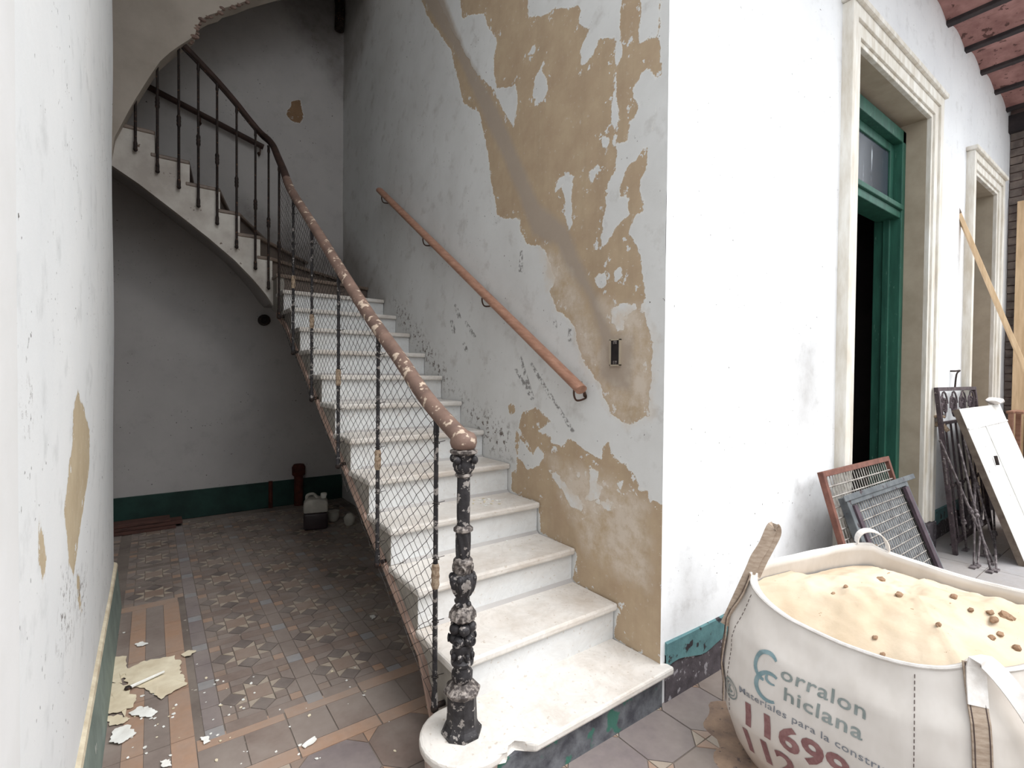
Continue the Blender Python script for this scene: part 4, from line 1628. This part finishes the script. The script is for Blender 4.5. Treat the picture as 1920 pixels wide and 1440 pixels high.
Rp = bag_pt(3.0, 1.0, 0.0)
bm = B()
dr = (bag_pt(3.12, 1.0)-bag_pt(2.88, 1.0)).normalized()
loop = [Rp + dr*(0.055*math.cos(t)) + zt*(0.055*math.sin(t)+0.002) for t in [math.pi*(1.05-k*1.1/14) for k in range(15)]]
nrm_r = dr.cross(zt)
ribbon(bm, loop, nrm_r+zt*0.05, 0.042, 0.004)
place(obj('lifting_loop', bm, M_WEBW), bag)
# side seams in dark thread on the face between the straps
bm = B()
for s in (0.80, 0.10):
    for k in range(26):
        p = bag_pt(s, 0.30+0.026*k, 0.0012)
        q = bag_pt(s, 0.30+0.026*k+0.016, 0.0012)
        tube(bm, [p, q], 0.001, 4)
place(obj('seam', bm, M_STITCH), bag)['kind'] = 'stuff'


# print on the faces: flat lettering wrapped on the fabric
def bag_surf(side, a, h, out=0.0022):
    s = side + a/0.62
    t = h/rim_z(s)
    return bag_pt(s, t, out)


def wrap_mesh(name, me, side, a0, h0, sc, m, shear=0.0, sx=1.0, slope=0.0):
    bm = B()
    bm.from_mesh(me)
    bmesh.ops.triangulate(bm, faces=bm.faces[:])
    long_e = [e for e in bm.edges if e.calc_length()*sc > 0.012]
    if long_e:
        bmesh.ops.subdivide_edges(bm, edges=long_e, cuts=1)
    for v_ in bm.verts:
        x, y = v_.co.x*sc*sx, v_.co.y*sc
        v_.co = bag_surf(side, a0+x+shear*y, h0+y+slope*x)
    return place(obj(name, bm, m), bag)


def text_mesh(body, bold=0.0, spacing=1.0):
    cu = bpy.data.curves.new('lettering', 'FONT')
    cu.body = body
    cu.size = 1.0
    cu.offset = bold
    cu.space_character = spacing
    cu.resolution_u = 3
    to = bpy.data.objects.new('lettering_tmp', cu)
    COL.objects.link(to)
    dg = bpy.context.evaluated_depsgraph_get()
    me_ = bpy.data.meshes.new_from_object(to.evaluated_get(dg))
    bpy.data.objects.remove(to)
    bpy.data.curves.remove(cu)
    return me_


def arc_mesh(r, w, a0, a1, sx=1.0, n=20):
    bm = B()
    prev = None
    for k in range(n+1):
        a = math.radians(a0+(a1-a0)*k/n)
        ww = w*(0.55+0.45*math.sin(math.pi*k/n))
        p = bm.verts.new((sx*(r-ww/2)*math.cos(a), (r-ww/2)*math.sin(a), 0))
        q = bm.verts.new((sx*(r+ww/2)*math.cos(a), (r+ww/2)*math.sin(a), 0))
        if prev:
            bm.faces.new((prev[0], prev[1], q, p))
        prev = (p, q)
    me_ = bpy.data.meshes.new('arc')
    bm.to_mesh(me_)
    bm.free()
    return me_


T_A = 0.150         # left edge of the print along the face
wrap_mesh('print_capital_c', arc_mesh(0.046, 0.015, 40, 265, 0.64), 0, T_A+0.035, 0.415, 1, M_INKB)
wrap_mesh('print_capital_c', arc_mesh(0.044, 0.015, 60, 300, 0.74), 0, T_A+0.048, 0.355, 1, M_INKB)
wrap_mesh('print_capital_c', arc_mesh(0.015, 0.008, 150, 300, 1.0), 0, T_A+0.053, 0.383, 1, M_INKB)
wrap_mesh('print_line', text_mesh('orralon', 0.012, 1.08), 0, T_A+0.070, 0.400, 0.058, M_INKG)
wrap_mesh('print_line', text_mesh('hiclana', 0.012, 1.08), 0, T_A+0.082, 0.340, 0.058, M_INKG)
wrap_mesh('print_line', text_mesh('Materiales para la construcción', 0.006, 1.05), 0, T_A-0.035, 0.286, 0.030, M_INKD)
wrap_mesh('print_line', text_mesh('1169915', 0.03, 1.02), 0, T_A-0.035, 0.188, 0.106, M_INKR)
wrap_mesh('print_line', text_mesh('112', 0.03, 1.02), 0, T_A-0.050, 0.090, 0.106, M_INKR)
wrap_mesh('print_ring', arc_mesh(0.034, 0.006, 0, 360, 0.9, 30), 0, T_A-0.075, 0.272, 1, M_INKG)
wrap_mesh('print_ring', arc_mesh(0.024, 0.004, 0, 360, 0.9, 26), 0, T_A-0.075, 0.272, 1, M_INKG)
wrap_mesh('print_ring', arc_mesh(0.011, 0.009, 60, 330, 0.8, 14), 0, T_A-0.075, 0.272, 1, M_INKG)
wrap_mesh('print_capital_c', arc_mesh(0.06, 0.017, 40, 275, 0.75), 1, 0.17, 0.40, 1, M_INKB)
wrap_mesh('print_line', text_mesh('orralon', 0.012, 1.08), 1, 0.22, 0.365, 0.092, M_INKG)

# sand heap: its own surface inside the bag
V, FC = [], []
NR, NA = 46, 120
for j in range(NR+1):
    r = j/NR
    for i in range(NA):
        s = 4*i/NA
        e = bag_pt(s, 0.93, -0.016, True)
        cx, cy = CB.x, CB.y
        x = cx+(e.x-cx)*r
        y = cy+(e.y-cy)*r
        ez = rim_z(s)*0.93-0.004
        if 2.7 < s < 3.6:
            ez -= 0.03
        z = ez*r**2 + 0.655*(1-r**2)
        z += 0.020*noise.noise(Vector((x*7, y*7, 0)))*(1-r**6) + 0.013*noise.noise(Vector((x*19, y*19, 2)))*(1-r**6) + 0.003*noise.noise(Vector((x*60, y*60, 4)))
        V.append((x, y, z))
for j in range(NR):
    for i in range(NA):
        FC.append((j*NA+i, j*NA+(i+1) % NA, (j+1)*NA+(i+1) % NA, (j+1)*NA+i))
me = bpy.data.meshes.new('sand_heap')
me.from_pydata(V, [], FC)
me.shade_smooth()
sand = newobj('sand_heap', me, None, M_SAND)
sand['kind'] = 'stuff'
tag(sand, 'pale yellow sand heaped in the bulk bag', 'sand')


def sand_z(x, y):
    best = min(V, key=lambda p: (p[0]-x)**2+(p[1]-y)**2)
    return best[2]


def lump(name, r, m, loc, label, cat, group, seed, sc=(1, 1, 0.7)):
    bm = B()
    bmesh.ops.create_icosphere(bm, subdivisions=2, radius=r)
    for v_ in bm.verts:
        k = 1+0.45*noise.noise(v_.co/r*1.3+Vector((seed, 0, 0)))
        v_.co = Vector((v_.co.x*sc[0], v_.co.y*sc[1], v_.co.z*sc[2]))*k
    o = obj(name, bm, m, None, False, loc)
    return tag(o, label, cat, group)


for k, (px, py, r) in enumerate(((1652, 1088, 0.013), (1686, 1118, 0.011), (1788, 1124, 0.010), (1655, 1241, 0.007), (1585, 1147, 0.007), (1864, 1180, 0.012), (1884, 1172, 0.016), (1893, 1182, 0.013), (1875, 1192, 0.010), (1857, 1150, 0.010), (1820, 1152, 0.008), (1760, 1178, 0.008), (1860, 1202, 0.010), (1640, 1228, 0.007), (1520, 1057, 0.007), (1480, 1052, 0.006), (1562, 1116, 0.006), (1906, 1236, 0.011))):
    p = onz(px, py, 0.64)
    z = sand_z(p.x, p.y)
    p = onz(px, py, z)
    z = sand_z(p.x, p.y)
    if (Vector((p.x, p.y))-CB).length > 0.36:
        continue
    if k in (0, 1, 2, 6):
        lab = {0: 'oblong brown clod lying near the middle rear of the sand', 1: 'brown clod in the middle of the sand', 2: 'single dark clod towards the right of the sand', 6: 'largest of the brown clods clustered at the right of the sand'}[k]
    else:
        lab = 'small brown clod on the sand in the bulk bag'
    lump('clod', r, M_CLOD, (p.x, p.y, z+r*0.3), lab, 'clod', 'clods on the sand', k*3.1, (1.6, 0.9, 0.7))

# spilled sand on the floor around the bag
V, FC = [], []
NR, NA = 14, 160
for j in range(NR+1):
    r = j/NR
    for i in range(NA):
        a = 2*math.pi*i/NA
        R_ = 0.58*(1+0.25*noise.noise(Vector((math.cos(a)*1.6, math.sin(a)*1.6, 8)))+0.12*noise.noise(Vector((math.cos(a)*6, math.sin(a)*6, 3))))
        rr = 0.25+(R_-0.25)*r
        x, y = CB.x+rr*math.cos(a), CB.y+rr*math.sin(a)
        z = 0.022*(1-r)**0.7+0.006*(1-r)*noise.noise(Vector((x*14, y*14, 0)))+0.0015
        V.append((x, y, z if r < 1 else -0.002))
for j in range(NR):
    for i in range(NA):
        FC.append((j*NA+i, j*NA+(i+1) % NA, (j+1)*NA+(i+1) % NA, (j+1)*NA+i))
me = bpy.data.meshes.new('sand_spill')
me.from_pydata(V, [], FC)
me.shade_smooth()
M_SPILL = mat('dirty_spilled_sand', srgb(158, 134, 114), srgb(118, 100, 90), 9, 0.95, speck=srgb(96, 84, 80), sp_scale=40, sp_lo=0.62, bs=0.5)
o = newobj('sand_spill', me, None, M_SPILL)
o['kind'] = 'stuff'
tag(o, 'brownish sand spilled on the floor around the bulk bag', 'sand')


# ------------------------------------------------------------------ things leaning on the patio wall
def leaning(name, bl, br, tl, label, cat, group=None):
    """empty whose local x runs along the base, z up the leaning plane"""
    bl, br, tl = Vector(bl), Vector(br), Vector(tl)
    ex = (br-bl).normalized()
    ez = (tl-bl)
    ez = (ez-ex*ez.dot(ex)).normalized()
    ey = ez.cross(ex)
    o = empty(name, bl, label, cat, group)
    o.rotation_euler = Matrix(((ex.x, ey.x, ez.x), (ex.y, ey.y, ez.y), (ex.z, ey.z, ez.z))).to_euler()
    return o, (br-bl).length, (tl-bl).length


M_RUSTF = mat('rusty_red_frame', srgb(128, 88, 76), srgb(96, 64, 56), 14, 0.85, bs=0.4)
M_GREYF = mat('grey_painted_frame', srgb(106, 110, 112), srgb(76, 80, 84), 10, 0.75, speck=srgb(64, 52, 56), sp_scale=18, sp_lo=0.62)
M_PURP = mat('dark_frame_inner', srgb(84, 70, 78), srgb(62, 52, 58), 12, 0.8)
M_MESHW = mat('pale_mesh_wire', srgb(176, 172, 166), srgb(120, 112, 106), 30, 0.7, 0.2, bs=0)
M_MESHG = mat('dusty_fine_mesh', srgb(126, 130, 134), srgb(96, 100, 106), 30, 0.8, 0.1, bs=0)


def screen(name, bl, br, tl, fw, mf, mw, nx, nz_, wr, label, depth=0.03, back=None):
    o, w, h = leaning(name, bl, br, tl, label, 'screen', 'mesh screens leaning on the patio wall')
    for nm, b_ in (('stile', (0, fw, 0, h)), ('stile', (w-fw, w, 0, h)), ('rail', (fw, w-fw, 0, fw)), ('rail', (fw, w-fw, h-fw, h))):
        bm = B()
        box(bm, b_[0], b_[1], -depth/2, depth/2, b_[2], b_[3], 0.003)
        obj(nm, bm, mf, o)
    bm = B()
    for k in range(1, nx):
        x = fw+(w-2*fw)*k/nx
        tube(bm, [(x, 0, fw), (x, 0, h-fw)], wr, 4, False)
    for k in range(1, nz_):
        z = fw+(h-2*fw)*k/nz_
        tube(bm, [(fw, -wr, z), (w-fw, -wr, z)], wr*1.3, 4, False)
    obj('wire_grid', bm, mw, o)
    if back:
        bm = B()
        box(bm, fw, w-fw, 0.004, 0.007, fw, h-fw)
        obj('backing', bm, back, o)
    return o, w, h


screen('mesh_screen', (1.20, -0.36, 0.0), (2.18, -0.36, 0.0), (1.20, -0.105, 0.86), 0.03, M_RUSTF, M_MESHW, 26, 15, 0.0035, 'rusty red framed wire screen leaning on the wall behind the grey one', 0.03)
o, w, h = screen('mesh_screen', (1.30, -0.45, 0.0), (2.24, -0.45, 0.0), (1.30, -0.175, 0.72), 0.045, M_GREYF, M_MESHW, 26, 14, 0.0024, 'grey framed fine mesh screen leaning in front of the rusty one', 0.04, M_MESHG)
bm = B()
box(bm, -0.03, w+0.14, -0.028, -0.02, h-0.02, h+0.012, 0.003)
obj('projecting_bar', bm, M_GREYF, o)
for q_ in ((0.045, 0.085), (w-0.10, w-0.045)):
    bm = B()
    box(bm, q_[0], q_[1], -0.03, -0.012, 0.05, h-0.05)
    obj('inner_bead', bm, M_PURP, o)

# iron gate leaf
g_, w, h = leaning('iron_gate', (3.34, -0.21, 0.0), (4.50, -0.21, 0.0), (3.28, -0.07, 1.30), 'rusty dark iron gate leaf with scrolled top leaning by the doorway trim', 'gate')
M_GATE = mat('weathered_purple_iron', srgb(92, 80, 84), srgb(62, 54, 56), 20, 0.7, 0.3, speck=srgb(140, 128, 124), sp_scale=40, sp_lo=0.64)
for nm, b_ in (('stile', (0, 0.035, 0, h)), ('stile', (w-0.035, w, 0, h)), ('rail', (0.035, w-0.035, h-0.03, h)), ('rail', (0.035, w-0.035, h-0.30, h-0.275)), ('rail', (0.035, w-0.035, 0.08, 0.11))):
    bm = B()
    box(bm, b_[0], b_[1], -0.015, 0.015, b_[2], b_[3], 0.003)
    obj(nm, bm, M_GATE, g_)
for k in range(4):
    bm = B()
    cx = 0.16+k*0.28
    cz = h-0.155
    for sg in (1, -1):
        pts = []
        for j in range(26):
            t = j/25*3.6*math.pi
            r = 0.10*(1-j/25)+0.012
            pts.append((cx+sg*(0.03+r*math.cos(t)*0.7), 0, cz+sg*0.02+r*math.sin(t)))
        tube(bm, pts, 0.007, 5)
    obj('scroll', bm, M_GATE, g_)
for k in range(7):
    bm = B()
    x = 0.14+k*0.145
    tube(bm, [(x, 0, 0.10), (x, 0, h-0.29)], 0.008, 6)
    ball(bm, (x, 0, 0.52), 0.02, (1, 1, 0.8), 8, 6)
    obj('bar', bm, M_GATE, g_)

# loose iron rods in front of the gate
M_ROD = mat('mud_splashed_rod', srgb(134, 126, 126), srgb(88, 80, 82), 40, 0.7, 0.3, lo=0.4, hi=0.55)
rods = [((1762, 825), -0.25, (1862, 1055), 3.1), ((1797, 832), -0.24, (1858, 1070), 3.0), ((1808, 826), -0.25, (1870, 1040), 3.3), ((1815, 822), -0.22, (1846, 1040), 3.4), ((1800, 905), -0.33, (1812, 1030), 3.2), ((1828, 905), -0.30, (1826, 1062), 3.1), ((1843, 935), -0.30, (1833, 1060), 3.2), ((1863, 950), -0.30, (1868, 1068), 3.3), ((1770, 860), -0.16, (1790, 1020), 3.1)]
labs = ['longest iron rod slanting across the front of the bundle', 'iron rod with a knob slanting beside the longest one', 'iron rod whose upper end leans under the white door leaf', 'iron rod standing steeply behind the slanting ones', 'short iron rod near the rusty gate post', 'muddy iron rod with a foot plate in the middle of the bundle', 'muddy iron rod standing upright beside the middle one', 'iron rod at the right end of the bundle', 'iron rod standing close to the gate stile']
for (tp, ty, bp, _), lab in zip(rods, labs):
    a = ony(tp[0], tp[1], ty)
    b_ = onz(bp[0], bp[1], 0.006)
    o = empty('iron_rod', b_, lab, 'rod', 'iron rods bundled in front of the gate')
    bm = B()
    d = a-b_
    tube(bm, [(0, 0, 0), d*0.5, d], 0.0075, 6)
    obj('shaft', bm, M_ROD, o, True)
    bm = B()
    kp = d*random.uniform(0.42, 0.6)
    ball(bm, kp, 0.018, (1, 1, 1), 8, 6)
    ball(bm, kp+d.normalized()*0.03, 0.015, (1, 1, 1), 8, 5)
    obj('knob', bm, M_ROD, o, True)
    bm = B()
    box(bm, -0.06, 0.02, -0.018, 0.018, -0.005, 0.006, 0.002)
    obj('foot_plate', bm, M_ROD, o)

# white door leaf lying against the rods
M_LEAF = mat('scuffed_white_door', srgb(232, 232, 230), srgb(206, 204, 200), 6, 0.6, speck=srgb(110, 96, 86), sp_scale=14, sp_lo=0.70)
M_LEAFE = mat('bare_door_edge', srgb(124, 112, 100), srgb(96, 84, 76), 12, 0.85)
TLp = ony(1793, 768, -0.20)
BLp = onz(1918, 1062, 0.0)
lf, w, h = leaning('door_leaf', BLp, BLp+Vector((1.45, 0.02, 0)), TLp, 'white painted door leaf leaning slantwise over the iron rods', 'door leaf')
sk = (TLp-BLp)
ez = lf.rotation_euler.to_matrix() @ Vector((0, 0, 1))
exv = lf.rotation_euler.to_matrix() @ Vector((1, 0, 0))
shx = sk.dot(exv)
hh = sk.dot(ez)
bm = B()
prism(bm, [(0, -0.02, 0), (1.45, -0.02, 0), (1.45+shx, -0.02, hh), (shx, -0.02, hh)], (0, 0.045, 0), 0.004)
obj('panel', bm, M_LEAF, lf)
bm = B()
prism(bm, [(-0.006, -0.017, 0), (0.001, -0.017, 0), (shx+0.001, -0.017, hh), (shx-0.006, -0.017, hh)], (0, 0.04, 0))
obj('bare_edge', bm, M_LEAFE, lf)
for q_ in ([(shx*0.86, -0.026, hh*0.86), (shx*0.86+1.45, -0.026, hh*0.86), (shx*0.872+1.45, -0.026, hh*0.872), (shx*0.872, -0.026, hh*0.872)], [(0.55, -0.026, 0.0), (0.565, -0.026, 0), (0.565+shx*0.86, -0.026, hh*0.86), (0.55+shx*0.86, -0.026, hh*0.86)]):
    bm = B()
    prism(bm, q_, (0, 0.008, 0))
    obj('batten', bm, M_LEAF, lf)
bm = B()
tube(bm, [(0.34+shx*0.6, -0.035, hh*0.6), (0.36+shx*0.66, -0.04, hh*0.66)], 0.012, 6)
obj('latch', bm, M_IRON2, lf)
# rag on top of the gate and leaf
bm = B()
c = ony(1868, 748, -0.20)
ball(bm, c-Vector((0.05, 0, 0.02)), 0.10, (1.7, 0.6, 0.22), 24, 14)
for v_ in bm.verts:
    v_.co += Vector((0.02*noise.noise(v_.co*14), 0, 0.035*noise.noise(v_.co*11)))
tag(obj('rag', bm, M_WEBW, None, True), 'crumpled pale rag lying on top of the door leaf and gate', 'rag')

# long pine batten leaning on the patio wall
M_PALE = mat('pale_new_pine', srgb(220, 192, 156), srgb(198, 168, 132), 3, 0.6, stretch=(10, 10, 1.0))
tp = ony(1800, 384, -0.03)
bp = Vector((4.53, -0.86, 0.0))
o, w, h = leaning('pine_batten', bp, bp+Vector((0.06, 0.02, 0)), tp, 'long pale pine batten leaning on the white wall before the far doorway', 'batten')
bm = B()
box(bm, -0.03, 0.03, -0.015, 0.015, 0.0, (tp-bp).length, 0.003)
obj('stick', bm, M_PALE, o)
bm = B()
box(bm, -0.031, 0.031, -0.016, 0.016, (tp-bp).length-0.05, (tp-bp).length+0.001, 0.003)
obj('dirty_end', bm, M_BOARD, o)

# boards standing at the end wall
for k, (y0, dx, zt_, mm, lab) in enumerate(((-0.10, 0.0, 3.35, M_PALE, 'pale board standing against the brick end wall next to the white wall'), (-0.22, -0.03, 3.42, M_PINE, 'reddish board standing second from the white wall'), (-0.35, 0.0, 3.30, M_PALE, 'pale board standing third from the white wall'), (-0.48, -0.02, 3.38, M_PINE, 'reddish board standing farthest from the white wall'))):
    bm = B()
    prism(bm, [(5.90+dx, y0, 0), (5.93+dx, y0, 0), (6.11, y0+0.02, zt_), (6.08, y0+0.02, zt_)], (0, -0.10, 0), 0.003)
    tag(obj('board', bm, mm), lab, 'board', 'boards standing at the end wall')
# pallet piece beneath
c = Vector((5.45, -0.34, 0))
pl_ = empty('wooden_crate', c, 'low slatted pine crate in front of the standing boards', 'crate')
for k in range(5):
    bm = B()
    box(bm, -0.20, 0.20, -0.16+k*0.07, -0.16+k*0.07+0.055, 1.03, 1.055, 0.003)
    obj('slat', bm, M_PINE, pl_)
for xx in (-0.18, 0.18):
    for yy in (-0.14, 0.14):
        bm = B()
        box(bm, xx-0.02, xx+0.02, yy-0.02, yy+0.02, 0.0, 1.03, 0.003)
        obj('leg', bm, M_PINE, pl_)

# wire hook and rusty tap on the patio wall
p = ony(1784, 700, -0.01)
bm = B()
tube(bm, smoothpath([(p.x, 0.0, p.z+0.02), (p.x, -0.04, p.z+0.02), (p.x+0.10, -0.045, p.z+0.025), (p.x+0.02, -0.04, p.z-0.01), (p.x, -0.035, p.z-0.14)], 4), 0.007, 6)
tag(obj('wire_hook', bm, M_IRON2, None, True), 'small bent iron hook sticking out of the white wall above the gate', 'hook')
p = ony(1751, 795, -0.05)
tpz = empty('wall_tap', p, 'corroded old wall tap beside the nearer doorway trim', 'tap')
bm = B()
tube(bm, [(0, 0.05, 0), (0, -0.05, 0), (0, -0.09, -0.05)], [0.022, 0.022, 0.016], 8)
obj('body', bm, M_WRAP, tpz, True)
bm = B()
lathe(bm, [(0.012, 0.0), (0.012, 0.05), (0.04, 0.055), (0.04, 0.07), (0.015, 0.075)], (0, -0.03, 0), 10)
obj('handle', bm, M_WRAP, tpz, True)

# ------------------------------------------------------------------ debris
M_FLK = mat('cream_paint_back', srgb(224, 214, 190), srgb(202, 188, 162), 9, 0.9)
M_FLKW = mat('white_paint_flake', srgb(236, 236, 232), srgb(214, 212, 206), 12, 0.85)


def flake(px, m, label, z=0.004, lift=0.006, group='paint flakes on the floor'):
    raw = [onz(x, y, z) for x, y in px]
    c = sum(raw, Vector())/len(raw)
    pts = []
    n = len(raw)
    for k in range(n):
        p, q = raw[k], raw[(k+1) % n]
        d = (q-p)
        nn = Vector((-d.y, d.x, 0))
        for j in range(5):
            t = j/5
            pts.append(p+d*t+nn*(random.uniform(-0.10, 0.10) if j else 0.0))
    bm = B()
    ring = [bm.verts.new((p.x-c.x, p.y-c.y, lift*(0.4+noise.noise(p*14)))) for p in pts]
    mid = [bm.verts.new((r.co.x*0.6, r.co.y*0.6, 0.002+0.002*noise.noise(r.co*20))) for r in ring]
    cv = bm.verts.new((0, 0, 0.002))
    n = len(ring)
    for k in range(n):
        bm.faces.new((mid[k], ring[k], ring[(k+1) % n], mid[(k+1) % n]))
        bm.faces.new((cv, mid[k], mid[(k+1) % n]))
    bmesh.ops.recalc_face_normals(bm, faces=bm.faces[:])
    bmesh.ops.solidify(bm, geom=bm.faces[:], thickness=0.0015)
    return tag(obj('paint_flake', bm, m, None, True, (c.x, c.y, c.z+0.001)), label, 'paint flake', group)


flake([(238, 1256), (270, 1240), (300, 1236), (328, 1230), (340, 1245), (336, 1258), (345, 1272), (350, 1285), (325, 1298), (302, 1312), (292, 1300), (262, 1290), (240, 1284), (232, 1272)], M_FLK, 'largest cream sheet of peeled paint lying by the left wall')
flake([(203, 1242), (215, 1232), (238, 1232), (236, 1250), (228, 1282), (205, 1280)], M_FLK, 'cream paint sheet between the largest sheet and the left skirting')
flake([(200, 1282), (228, 1284), (236, 1300), (256, 1308), (250, 1326), (220, 1338), (196, 1340)], M_FLK, 'tan paint sheet below the largest sheet by the skirting')
flake([(241, 1338), (262, 1325), (285, 1330), (296, 1335), (285, 1344), (262, 1346)], M_FLKW, 'white paint flake just below the cream sheets')
flake([(196, 1346), (225, 1342), (244, 1348), (230, 1358), (205, 1362)], M_FLK, 'small pinkish cream flake touching the left skirting')
flake([(204, 1394), (215, 1370), (240, 1362), (256, 1376), (240, 1388), (222, 1398)], M_FLKW, 'large white flake at the lower left beside the skirting')
flake([(253, 1208), (268, 1204), (278, 1208), (268, 1212), (258, 1213)], M_FLKW, 'white flake on the orange tile band above the cream sheets')
flake([(340, 1228), (355, 1220), (368, 1220), (358, 1230), (345, 1233)], M_FLK, 'cream flake at the right tip of the cream sheets')
flake([(375, 1384), (390, 1381), (395, 1390), (382, 1396)], M_FLKW, 'white flake beside the bluish tile')
flake([(300, 1430), (318, 1426), (322, 1436), (306, 1440)], M_FLKW, 'white flake at the bottom edge near the orange bands')
flake([(566, 1400), (590, 1382), (594, 1388), (572, 1404)], M_FLKW, 'narrow white flake in the middle of the front tiles')
flake([(693, 1155), (702, 1152), (704, 1158), (697, 1162)], M_FLKW, 'lone white flake near the stair stringer')
a, b_ = onz(240, 1290, 0.016), onz(308, 1259, 0.020)
o = empty('white_stick', a, 'thin white stick lying across the peeled paint', 'stick')
bm = B()
tube(bm, [(0, 0, 0), (b_-a)*0.5, b_-a], [0.007, 0.0065, 0.005], 6)
obj('shaft', bm, M_FLKW, o, True)
bm = B()
ball(bm, (0, 0, 0), 0.011, (1.3, 1, 0.8), 7, 5)
obj('dark_tip', bm, M_IRON2, o, True)
chips = []
for k in range(4):
    bm = B()
    n = random.randint(4, 6)
    pts = [(math.cos(2*math.pi*j/n)*random.uniform(0.6, 1.2), math.sin(2*math.pi*j/n)*random.uniform(0.5, 1.0), random.uniform(-0.1, 0.2)) for j in range(n)]
    prism(bm, pts, (0, 0, 0.25))
    me = bpy.data.meshes.new('paint_chip')
    bm.to_mesh(me)
    bm.free()
    me.materials.append(M_FLK if k == 0 else M_FLKW)
    chips.append(me)


def chip(x, y, z, r, label, group):
    o = bpy.data.objects.new('paint_chip', random.choice(chips))
    COL.objects.link(o)
    o.location = (x, y, z+r*0.1)
    o.scale = (r, r, r)
    o.rotation_euler = (0, 0, random.uniform(0, 6.28))
    tag(o, label, 'paint chip', group)


for k in range(90):
    if k < 55:
        px, py = random.gauss(300, 65), random.gauss(1345, 60)
        if px < 212:
            continue
    else:
        px, py = random.uniform(380, 760), random.uniform(1250, 1435)
    if py > 1438:
        continue
    p = onz(px, py, 0.002)
    if p.x > -0.99 and p.y < 0.36 or p.x > -0.88:
        continue
    chip(p.x, p.y, 0.001, random.uniform(0.003, 0.009), 'tiny paint chip scattered on the hall tiles', 'paint chips on the hall floor')
for k in range(26):
    px, py = random.gauss(912, 26), random.gauss(938, 5)
    p = onz(px, py, 4*RS)
    if not (N[4][0][1]+0.03 < p.y < N[5][0][1]+0.02 and -0.8 < p.x < -0.02):
        continue
    chip(p.x, p.y, 4*RS, random.uniform(0.005, 0.013), 'tiny paint chip on the fourth marble tread', 'paint chips on the fourth tread')
for k in range(14):
    px, py = random.uniform(930, 1040), random.uniform(1005, 1035)
    p = onz(px, py, 3*RS)
    if not (N[3][0][1]+0.03 < p.y < N[4][0][1]+0.02 and -0.8 < p.x < -0.02):
        continue
    chip(p.x, p.y, 3*RS, random.uniform(0.003, 0.006), 'tiny paint chip on the third marble tread', 'paint chips on the third tread')

# rubble in the dark corner of the winders
for k, (x, y, r, lab) in enumerate(((-0.10, 3.90, 0.05, 'largest dark rubble lump in the corner of the winding steps'), (-0.18, 3.98, 0.035, 'dark rubble lump behind the largest one on the winding steps'), (-0.07, 3.74, 0.032, 'dark rubble lump nearest the right wall on the winding steps'))):
    lump('rubble', r, M_BEAM, (x, y, 13*RS+r*0.86), lab, 'rubble', 'rubble on the winding steps', 40+k*5.0, (1.3, 1.1, 0.8))
